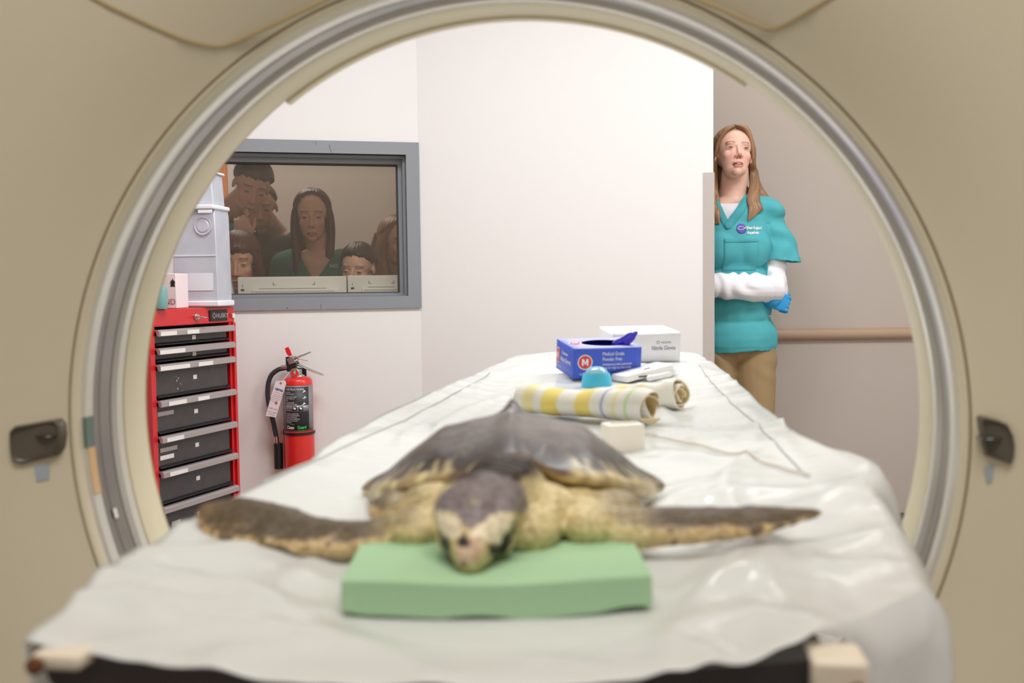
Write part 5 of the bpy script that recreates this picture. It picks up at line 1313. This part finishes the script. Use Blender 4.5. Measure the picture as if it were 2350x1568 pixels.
bvh = BVHTree.FromPolygons([v.co.copy() for v in me.vertices], [tuple(f.vertices) for f in me.polygons])
def onf(x, z, lift):
    h = bvh.ray_cast(Vector((x, -1, z)), Vector((0, 1, 0)))
    if h[0] is None: return Vector((x, -.12, z))
    return h[0] + Vector((0, -lift, 0))
# V collar band
cb = [Q(1700, 452), Q(1690, 470), Q(1678, 488), Q(1660, 512)]; cb2 = [Q(1718, 455), Q(1706, 478), Q(1692, 500), Q(1668, 528)]
def band(name, c1, c2, lift=.004):
    vs = []; n = 16
    def cr2(c, t):
        k = t * (len(c) - 1); i = min(int(k), len(c) - 2); return c[i].lerp(c[i + 1], k - i)
    for i in range(n + 1):
        a = cr2(c1, i / n); b = cr2(c2, i / n)
        for j in range(5):
            q = a.lerp(b, j / 4); h = onf(q.x, q.z, lift)
            if abs(h.y + .12) < 1e-6 or h.y > -.02: h.y = min(h.y, -.035 - .05 * i / n)
            vs.append(h)
    fs = [(i * 5 + j, (i + 1) * 5 + j, (i + 1) * 5 + j + 1, i * 5 + j + 1) for i in range(n) for j in range(4)]
    return part(name, G().add(vs, fs), m_teal_d, scr, smooth=180, solid=.002)
m_teal_d = M('teal_scrub_trim', (70, 160, 170), .85)
def patch(name, fn, m, nu=16, nv=10, par=None, lift=.002, sol=.001):
    vs = [fn(i / nu, j / nv) for i in range(nu + 1) for j in range(nv + 1)]; vs = [onf(x, z, lift) for x, z in vs]
    fs = [(i * (nv + 1) + j, (i + 1) * (nv + 1) + j, (i + 1) * (nv + 1) + j + 1, i * (nv + 1) + j + 1) for i in range(nu) for j in range(nv)]
    return part(name, G().add(vs, fs), m, par or scr, smooth=180, solid=sol)
pk0, pk1 = Q(1660, 622, -.12), Q(1738, 548, -.12)
patch('chest_pocket', lambda a, b: (pk0.x + (pk1.x - pk0.x) * a, pk0.z + (pk1.z - pk0.z) * b), m_teal_s, lift=.003)
patch('pocket_hem', lambda a, b: (pk0.x + (pk1.x - pk0.x) * a, pk1.z - .014 + .014 * b), m_teal_d, lift=.0045, nv=3)
# embroidered emblem: violet disc with a white fish outline, and lettering
m_vio = M('violet_thread', (92, 84, 176), .7); lc = Q(1702, 525, -.12)
vs = [onf(lc.x, lc.z, .003)]; rr_ = .0200
for k in range(1, 5):
    for j in range(36): a = 2 * PI * j / 36; vs.append(onf(lc.x + rr_ * k / 4 * math.cos(a), lc.z + rr_ * k / 4 * math.sin(a), .003))
fs = [(0, 1 + j, 1 + (j + 1) % 36) for j in range(36)] + [(1 + k * 36 + j, 1 + k * 36 + (j + 1) % 36, 1 + (k + 1) * 36 + (j + 1) % 36, 1 + (k + 1) * 36 + j) for k in range(3) for j in range(36)]
part('emblem', G().add(vs, fs), m_vio, scr, smooth=180, solid=.0008)
fish = [(.024, -.006), (.016, .002), (.006, .007), (-.004, .0085), (-.012, .005), (-.016, 0), (-.012, -.004), (-.004, -.006), (.006, -.004), (.016, .003), (.022, .008)]
part('emblem_fish', G().tube([onf(lc.x + x, lc.z + z + .001, .0050) for x, z in fish], .0011, 6), m_whiteink, scr)
part('emblem_eye', G().ell(onf(lc.x - .009, lc.z + .001, .0045), (.0014, .001, .0014)), m_whiteink, scr)
for s_, px, py in (('New England', 1715, 526), ('Aquarium', 1715, 537)):
    v, f = text_mesh(s_, .0165, 'LEFT', .0005); o = Q(px, py, -.12); part('emblem_lettering', G().add([onf(o.x + q.x * .72, o.z + q.y, .0045) for q in v], f), m_whiteink, scr, smooth=None, recalc=False)
# hem stitching
zz_h = hem + .022
part('hem_stitch', G().tube([onf(x, zz_h, .0012) for x in np.linspace(Q(1625, 800).x, Q(1772, 800).x, 60)], .0009, 5), m_teal_d, scr)
# V collar
vs = []
def vcol(sign, x_top, y_top):
    c1 = [Vector((vb_.x + (Q(x_top, y_top).x - vb_.x) * t, 0, vb_.z + (Q(x_top, y_top).z - vb_.z) * t)) for t in np.linspace(0, 1, 14)]
    return c1
def coll(name, pts, w, ys):
    rings = []
    pts2 = []
    for q, yb in zip(pts, ys):
        h = bvh.ray_cast(Vector((q.x + (.010 if name_s > 0 else -.010), -1, q.z)), Vector((0, 1, 0))); y = h[0].y if h[0] is not None else yb
        pts2.append(Vector((q.x, min(y, yb + .03) - .004, q.z)))
    return part(name, G().tube(pts2, [w] * len(pts2), 10, fx=1, fy=.28, ref=(1, 0, 0)), m_teal_d, scr)
name_s = 1; tt_ = np.linspace(0, 1, 12)
coll('collar_band', [Q(1659, 520).lerp(Q(1716, 448), t) for t in tt_], .0165, [-.125 + .13 * t ** 2 for t in tt_])
name_s = -1
coll('collar_band', [Q(1657, 524).lerp(Q(1634, 462), t) for t in tt_], .013, [-.125 + .11 * t ** 2 for t in tt_])
# trousers and shoes
g = G(); g.ell((0, .0, .90), (.168, .120, .13))
for s in (-1, 1): g.tube([(s * .078, 0, .86), (s * .088, -.005, .48), (s * .088, .015, .07)], [.100, .078, .064], 20)
me = remesh(g, .006, 5); p = coords(me); nm = normals(me); p += nm * (.005 * np.sin(p[:, 0] * 55 + p[:, 2] * 30 + 2 * np.sin(p[:, 2] * 16)) * sstep(-.3, .5, pnoise(p, 10, 9)))[:, None]; setco(me, p)
link('trousers', me, M('khaki_cotton', (164, 138, 100), .85, bump=(200, .3, .001)), wom, smooth=180)
for s in (-1, 1):
    g = G().tube([(s * .09, .035, .040), (s * .095, -.06, .038), (s * .10, -.14, .030)], [.044, .044, .034], 16, fx=1.1, fy=.85); part('shoe', remesh_g(g) if False else g, m_black, wom)
# gloved hand tucked under the elbow
m_cy = M('sky_blue_nitrile', (38, 156, 220), .4, coat=.2, sub=.08)
def hand_frame(wr, tip, palm):
    z = (tip - wr).normalized(); y = -Vector(palm); y = (y - z * y.dot(z)).normalized(); x = y.cross(z); m = Matrix((x, y, z)).transposed().to_4x4(); m.translation = wr; return m
g = G(); Mh = hand_frame(Q(1764, 685, -.090), Q(1815, 700, -.080), (0, 1, -.2)); hand_prims(g, Mh, 1, curl=(62, 66, 66, 62), thumb=12, k=.95)
g.tube([Q(1756, 684, -.07), Q(1772, 688, -.09)], [.034, .034], 16)
me = remesh(g, .0018, 3); link('glove', me, m_cy, wom, smooth=180)
g = G(); Mh = hand_frame(Q(1604, 656, -.17), Q(1565, 640, -.15), (0, 1, 0)); hand_prims(g, Mh, 1, curl=(30, 34, 38, 40), thumb=20, k=.92); me = remesh(g, .0022, 3); link('glove', me, m_cy, wom, smooth=180)
# hair
m_hw = hair_mat('light_brown_hair', (158, 116, 82), .66)
def low_w(ph):
    a = abs(ph); l = np.interp(a, [0, 20, 40, 60, 78, 95, 120, 180], [43, 40, 33, 19, -2, -12, -36, -46]); return float(l)
g = hair_cap(HeadM, low_w, lambda ph, t: .010 + .003 * math.sin(t * 3), part_x=-.004)
def lock(pts, r, fx=1.0, fy=.5, ref=(1, 0, 0)): g.tube(cr([Vector(q) for q in pts], 5), list(np.interp(np.linspace(0, 1, 5 * (len(pts) - 1) + 1), np.linspace(0, 1, len(r)), r)), 10, fx=fx, fy=fy, ref=ref)
H0 = lambda x, y, z: HeadM @ Vector((x, y, z))
def SF(px, py, l):
    q = Q(px, py, -.11); h = bvh.ray_cast(Vector((q.x, -1, q.z)), Vector((0, 1, 0)))
    return h[0] + Vector((0, -l, 0)) if h[0] is not None and h[0].y < .05 else Q(px, py, -.03)
# right of the face: past the ear and down over the shoulder
for k in range(9):
    u = k / 8; lock([H0(.058 - .02 * u * 0, -.035 + .05 * u, .085 - .01 * u), H0(.080, -.010 + .05 * u, .030), H0(.084, .014 + .03 * u, -.020), Q(1728 + 4 * u, 395, .03 + .03 * u), Q(1727 + 10 * u, 430, -.005 + .02 * u), SF(1727 + 16 * u, 456, .016), SF(1726 + 22 * u, 478, .014), SF(1718 + 30 * u, 506 - 22 * u, .008)], [.004, .010, .013, .015, .014, .013, .011, .003])
for k in range(5):
    u = k / 4; lock([Q(1726, 380, .06), Q(1732 + 6 * u, 430, .06), Q(1745 + 10 * u, 455, .045), Q(1757 + 4 * u, 478, .0 + .01 * u)], [.016, .020, .020, .006])
# across the forehead to the right temple
for k in range(5):
    u = k / 4; lock([H0(-.006, -.062 + .02 * u, .108), H0(.030, -.068 + .02 * u, .096), H0(.056, -.052 + .015 * u, .060), H0(.071, -.030 + .01 * u, .018), H0(.077, -.012, -.010)], [.006, .010, .010, .009, .005])
    lock([H0(-.010, -.060 + .02 * u, .106), H0(-.042, -.058 + .02 * u, .086), H0(-.064, -.040 + .015 * u, .048), H0(-.073, -.022, .010), H0(-.080, .008, -.020)], [.006, .009, .009, .008, .006])
# left of the face, down behind the wall edge
for k in range(7):
    u = k / 6; lock([H0(-.078, .0 + .03 * u, -.010), Q(1640 - 4 * u, 400, .02 + .03 * u), Q(1642 - 5 * u, 440, -.02 + .03 * u), SF(1647 - 8 * u, 462, .014), SF(1650 - 9 * u, 484, .012), SF(1652 - 12 * u, 512, .010)], [.010, .013, .012, .011, .010, .003])
for k in range(4): lock([H0(-.05 + .033 * k, .10, .01), H0(-.05 + .033 * k, .105, -.08), Q(1655 + 20 * k, 450, .11), Q(1652 + 22 * k, 500, .13)], [.024, .028, .026, .012])
link('hair', hairmesh(g, 'hair', (158, 120, 88), .5, 1.3), m_hw, wom, smooth=180)

# ------------------------------------------------------------------ people behind the glass
m_gs = M('green_scrub_cotton', (52, 128, 108), .85); m_navy = M('dark_jacket', (52, 48, 60), .8); m_wt = M('white_tee', (210, 208, 212), .8); m_dk = M('dark_top', (60, 44, 60), .8); m_den = M('dark_trousers', (46, 48, 58), .85)
def person(name, y, hx, hy, sc_h, rot, skin, hairm, low, th, top_m, label, locks=None, sh=.165, fem=True, shoulder_drop=.235, lean=(0, 0), body_rot=0, seated=False, tee=None, extra=None, beard=None, iris=(70, 56, 48), vneck=True, width=1.0, arms=True, sleeve=.55, logo=None, voxel=.0038):
    hc = PY(hx, hy, y); root = Vector((hc.x + lean[0], y + lean[1], 0)); r = empty('person', root, 0, label, 'person')
    Hm = Matrix.Translation(hc - root) @ Matrix.Rotation(rad(rot[2]), 4, 'Z') @ Matrix.Rotation(rad(rot[1]), 4, 'Y') @ Matrix.Rotation(rad(rot[0]), 4, 'X') @ Matrix.Scale(sc_h, 4)
    zs = hc.z - shoulder_drop; z0 = zs - .48; Rb = Matrix.Rotation(rad(body_rot), 4, 'Z')
    Lf = lambda c: Rb @ Vector((c[0] * width, c[1] + .0, c[2]))
    g = G(); head_prims(g, Hm, fem, sc_h)
    g.tube([Hm @ Vector((0, .018, -.055)), Lf((0, .015, zs + .045)), Lf((0, .01, zs))], [.052 if fem else .060, .054 if fem else .062, .065], 20)
    torso(g, Lf, 0, fem, sh, z0, zs + .02)
    S = [Lf((s * (sh - .005), 0, zs - .01)) for s in (-1, 1)]
    E_ = [Lf((s * (sh + .035), .01, zs - .27)) for s in (-1, 1)]; Wr = [Lf((s * (sh - .03), -.16, zs - .36)) for s in (-1, 1)]
    if extra: S, E_, Wr = extra(S, E_, Wr, root)
    for s in (0, 1):
        g.tube([S[s], E_[s]], [.046, .038], 14); g.tube([E_[s], Wr[s]], [.037, .027], 14)
    return r, root, Hm, g, S, E_, Wr, zs, z0, Lf, locks, hairm, low, th, top_m, skin, voxel, fem, sh, tee, beard, iris, seated, vneck, sc_h, sleeve
def finish(t, hands=None, shirt_extra=None, hair_extra=None):
    r, root, Hm, g, S, E_, Wr, zs, z0, Lf, locks, hairm, low, th, top_m, skin, voxel, fem, sh, tee, beard, iris, seated, vneck, sc_h, sleeve = t
    hip = z0 + .02
    for s in (-1, 1):
        if seated: k_ = [(s * .085, 0, hip), (s * .10, .0 - .0, hip - .0)]
        if seated:
            g.tube([Lf((s * .085, .02, hip)), Lf((s * .11, -.0 + .30 * 0 - .02, hip - .02))], [.085, .08], 12)
        else:
            g.tube([Lf((s * .085, 0, hip)), Lf((s * .09, 0, hip * .54)), Lf((s * .09, .02, .08))], [.085, .056, .038], 14); g.tube([Lf((s * .09, .03, .045)), Lf((s * .095, -.12, .035))], [.036, .03], 10)
    if hands:
        for (m_, sd, curl, tk, k_) in hands: hand_prims(g, m_, sd, curl, tk, k_)
    else:
        for s in (0, 1):
            hm = hand_frame(Wr[s], Wr[s] + (Wr[s] - E_[s]), (0, 0, -1)); hand_prims(g, hm, -1 if s else 1, (18, 20, 22, 25), 25, .9)
    me = remesh(g, voxel, 4); face_paint(me, Hm, skin, beard=beard)
    link('body', me, m_skinp, r, smooth=180); eyes(r, Hm, openk=.35, iris=iris)
    # top
    g = G(); torso(g, Lf, .014, fem, sh, z0 - .02, zs + .018)
    for s in (0, 1):
        g.tube([S[s], S[s].lerp(E_[s], sleeve)], [.060, .062], 16)
        if sleeve > .9: g.tube([E_[s], Wr[s]], [.056, .042], 14)
    if shirt_extra: shirt_extra(g)
    me = remesh(g, .006, 6); p = coords(me); nm = normals(me); p += nm * (.0025 * pnoise(p, 40, 17))[:, None]; setco(me, p)
    nc = Lf((0, .012, zs))
    def kill(p):
        m = (p[:, 2] > zs + .035) & (np.hypot(p[:, 0] - nc.x, p[:, 1] - nc.y) < .085)
        if vneck: m |= (np.abs(p[:, 0] - nc.x) < np.clip((p[:, 2] - (zs - .085)) * .62, 0, .07)) & (p[:, 1] < .02) & (p[:, 2] > zs - .085)
        return m
    delfaces(me, kill); top = link('scrub_top' if top_m == m_gs else 'jacket' if top_m == m_navy else 'sweater', me, top_m, r, smooth=180, solid=.003)
    if tee:
        g = G(); torso(g, Lf, .005, fem, sh - .01, z0, zs + .02); g.tube([Lf((0, .012, zs - .02)), Lf((0, .012, zs + .03))], [.07, .066], 18); me = remesh(g, .006, 4)
        delfaces(me, lambda p: (p[:, 2] > zs + .032 + .25 * (p[:, 1])) & (np.hypot(p[:, 0] - nc.x, p[:, 1] - nc.y) < .09)); link('undershirt', me, tee, r, smooth=180, solid=.002)
    g = G(); g.ell(Lf((0, 0, hip)), (.165, .118, .12))
    for s in (-1, 1):
        if seated: g.tube([Lf((s * .085, .02, hip - .02)), Lf((s * .11, -.18, hip - .02)), Lf((s * .11, -.20, hip - .40 if hip > .5 else .06))], [.092, .075, .055], 14)
        else: g.tube([Lf((s * .08, 0, hip - .03)), Lf((s * .088, 0, hip * .54)), Lf((s * .088, .015, .07))], [.096, .074, .06], 14)
    link('trousers', remesh(g, .009, 4), m_den, r, smooth=180)
    g = hair_cap(Hm, low, th)
    if hair_extra: hair_extra(g, Hm)
    link('hair', hairmesh(g, 'hair', HB[hairm.name]), hairm, r, smooth=180)
    return r, top
def lk_(g, pts, r, fx=1.0, fy=.5, ref=(1, 0, 0)): g.tube(cr([Vector(q) for q in pts], 5), list(np.interp(np.linspace(0, 1, 5 * (len(pts) - 1) + 1), np.linspace(0, 1, len(r)), r)), 10, fx=fx, fy=fy, ref=ref)
m_hd = hair_mat('dark_brown_hair', (48, 34, 28)); m_hm = hair_mat('brown_hair', (78, 48, 34)); m_hb = hair_mat('blond_hair', (150, 112, 74)); m_hg = hair_mat('grey_short_hair', (84, 76, 70)); m_hr = hair_mat('reddish_brown_hair', (84, 46, 34))
ld = lambda xs, ys: (lambda ph: float(np.interp(abs(ph), xs, ys)))
# young man, hand at his mouth
def arm_y(S, E_, Wr, root):
    W = lambda px, py, y: PY(px, py, y) - root
    E_[1] = W(560, 650, 4.28); Wr[1] = W(557, 562, 4.21); return S, E_, Wr
ty = person('person', 4.36, 577, 428, 1.02, (26, 12, 28), 'mid', m_hd, ld([0, 30, 50, 65, 80, 95, 120, 180], [14, 12, 12, 2, -10, -4, -30, -40]), lambda ph, t: .010 + .005 * math.cos(rad(ph)) * t, m_gs,
            'young man with dark fringe and green scrubs behind the glass, fingers at his mouth', sh=.18, fem=False, shoulder_drop=.215, lean=(-.21, .06), body_rot=-38, tee=m_wt, extra=arm_y, voxel=.0034)
root = ty[1]; W = lambda px, py, y: PY(px, py, y) - root
hm = hand_frame(W(557, 552, 4.20), W(553, 488, 4.21), (-.3, .95, 0)); finish(ty, hands=[(hm, -1, (20, 42, 55, 60), 30, .92)])
# older man in dark jacket
to = person('person', 4.70, 598, 478, 1.0, (12, -4, 10), 'mid', m_hg, ld([0, 40, 60, 80, 95, 120, 180], [34, 30, 16, -6, -4, -26, -36]), lambda ph, t: .006, m_navy,
            'older man with grey goatee and dark jacket, standing behind the young man', sh=.19, fem=False, shoulder_drop=.165, beard=(120, 110, 102), lean=(.05, .05), sleeve=1.0, vneck=False)
def coat(g):
    pass
finish(to, shirt_extra=coat)
# young woman with long hair
def hairw(g, Hm):
    Hh = lambda x, y, z: Hm @ Vector((x, y, z))
    for s in (-1, 1):
        for k in range(6):
            u = k / 5; lk_(g, [Hh(s * .05, -.045 + .04 * u, .080), Hh(s * .076, -.020 + .04 * u, .020), Hh(s * .082, -.012 + .04 * u, -.06), Hh(s * .075, -.035 + .05 * u, -.14), Hh(s * .070, -.060 + .05 * u, -.22), Hh(s * .060, -.085 + .03 * u, -.30)], [.006, .014, .017, .020, .019, .010])
    for k in range(5): lk_(g, [Hh(-.05 + .025 * k, .095, .02), Hh(-.06 + .03 * k, .11, -.08), Hh(-.06 + .03 * k, .10, -.20)], [.022, .028, .018])
tw = person('person', 4.50, 717, 496, 1.0, (8, 0, 8), 'pale', m_hm, ld([0, 20, 40, 60, 78, 95, 120, 180], [50, 46, 36, 20, 0, -10, -34, -46]), lambda ph, t: .011, m_gs,
            'young woman with long straight brown hair and green scrubs, middle of the window', sh=.165, shoulder_drop=.205, lean=(.02, .03), body_rot=0)
r_, top_ = finish(tw, hair_extra=hairw)
bv2 = BVHTree.FromPolygons([v.co.copy() for v in top_.data.vertices], [tuple(f.vertices) for f in top_.data.polygons]); o = PY(752, 614, 4.40) - tw[1]
v, f = text_mesh('NES', .022, 'LEFT', .0006); vs = []
for q in v:
    h = bv2.ray_cast(Vector((o.x + q.x, -1, o.z + q.y)), Vector((0, 1, 0))); vs.append((h[0] if h[0] else Vector((o.x + q.x, -.12, o.z + q.y))) + Vector((0, -.004, 0)))
part('chest_lettering', G().add(vs, f), m_wt, top_, smooth=None, recalc=False)
# child at lower right
tc_ = person('person', 4.28, 822, 618, .93, (10, 3, -10), 'pale', m_hd, ld([0, 30, 50, 65, 80, 95, 120, 180], [24, 18, 10, -2, -8, -6, -28, -38]), lambda ph, t: .010, m_dk,
             'dark-haired person sitting low behind the right monitor, only forehead and eyes showing', sh=.14, fem=False, shoulder_drop=.22, lean=(-.01, .04), seated=True, sleeve=1.0)
finish(tc_)
def hairs(g, Hm):
    Hh = lambda x, y, z: Hm @ Vector((x, y, z))
    for s in (-1, 1):
        for k in range(5):
            u = k / 4; lk_(g, [Hh(s * .045, -.06 + .04 * u, .085), Hh(s * .074, -.030 + .04 * u, .02), Hh(s * .082, -.015 + .04 * u, -.06), Hh(s * .078, -.02 + .04 * u, -.12)], [.008, .016, .018, .010])
ts = person('person', 4.10, 548, 600, 1.0, (12, 0, 6), 'mid', m_hr, ld([0, 20, 40, 60, 78, 95, 120, 180], [6, 6, 2, -6, -14, -18, -38, -42]), lambda ph, t: .013 + .006 * math.exp(-(ph / 50) ** 2) * t, m_dk,
            'person with reddish-brown fringe seated low behind the glass, next to the leaning monitor', sh=.15, shoulder_drop=.24, lean=(.0, .09), seated=True, sleeve=1.0)
finish(ts, hair_extra=hairs)
tb = person('person', 4.62, 912, 556, 1.0, (8, 0, 34), 'pale', m_hb, ld([0, 20, 40, 60, 78, 95, 120, 180], [46, 42, 34, 18, 0, -10, -34, -46]), lambda ph, t: .011, m_dk,
            'person with long blond hair half hidden by the right window frame', sh=.15, shoulder_drop=.24, lean=(.02, .04), sleeve=1.0)
finish(tb, hair_extra=hairw)

# ================================================================== LIGHTS, CAMERA, WORLD
def area(name, loc, size, power, col=(1, 1, 1), rot=(0, 0, 0), spread=None):
    l = bpy.data.lights.new(name, 'AREA'); l.shape = 'RECTANGLE'; l.size, l.size_y = size; l.energy = power; l.color = col
    o = bpy.data.objects.new(name, l); C.objects.link(o); o.location = loc; o.rotation_euler = rot
    if spread: l.spread = spread
    return o
area('overhead_light', (-.2, 2.3, HC - .02), (1.2, .6), 37, (.965, .985, 1))
area('overhead_light', (1.5, 2.5, HC - .02), (1.2, .6), 37, (.965, .985, 1))
area('overhead_light', (.1, .02, HC - .02), (1.2, .6), 28, (1, .955, .90))
area('overhead_light', (1.0, 4.12, HC - .02), (.9, .3), 5.0, (1, .95, .92))
area('overhead_light', (-1.2, 5.0, HC - .02), (.9, .5), 11, (1, .95, .9))
area('overhead_light', (-1.75, 5.6, HC - .02), (.5, .3), 6, (1, .93, .85))  # unseen small lamp, added to brighten the orange door
w = bpy.data.worlds.new('world'); bpy.context.scene.world = w; w.use_nodes = True; w.node_tree.nodes['Background'].inputs[0].default_value = (.8, .8, .8, 1); w.node_tree.nodes['Background'].inputs[1].default_value = .15
cam = bpy.data.cameras.new('camera'); co = bpy.data.objects.new('camera', cam); C.objects.link(co)
mc_ = Matrix((_R, _U, -_F)).transposed().to_4x4(); mc_.translation = CAM; co.matrix_world = mc_
cam.sensor_width = 36; cam.lens = F_PX / W_PX * 36; cam.clip_start = .02; cam.clip_end = 60
cam.dof.use_dof = True; cam.dof.focus_distance = 3.6; cam.dof.aperture_fstop = 6.2
S_ = bpy.context.scene; S_.camera = co
S_.view_settings.view_transform = 'Standard'; S_.view_settings.look = 'None'; S_.view_settings.gamma = 1; S_.view_settings.use_curve_mapping = False; S_.view_settings.exposure = 0.0
S_.cycles.max_bounces = 10; S_.cycles.transparent_max_bounces = 16; S_.cycles.diffuse_bounces = 5; S_.cycles.use_denoising = True; S_.cycles.caustics_reflective = False; S_.cycles.caustics_refractive = False
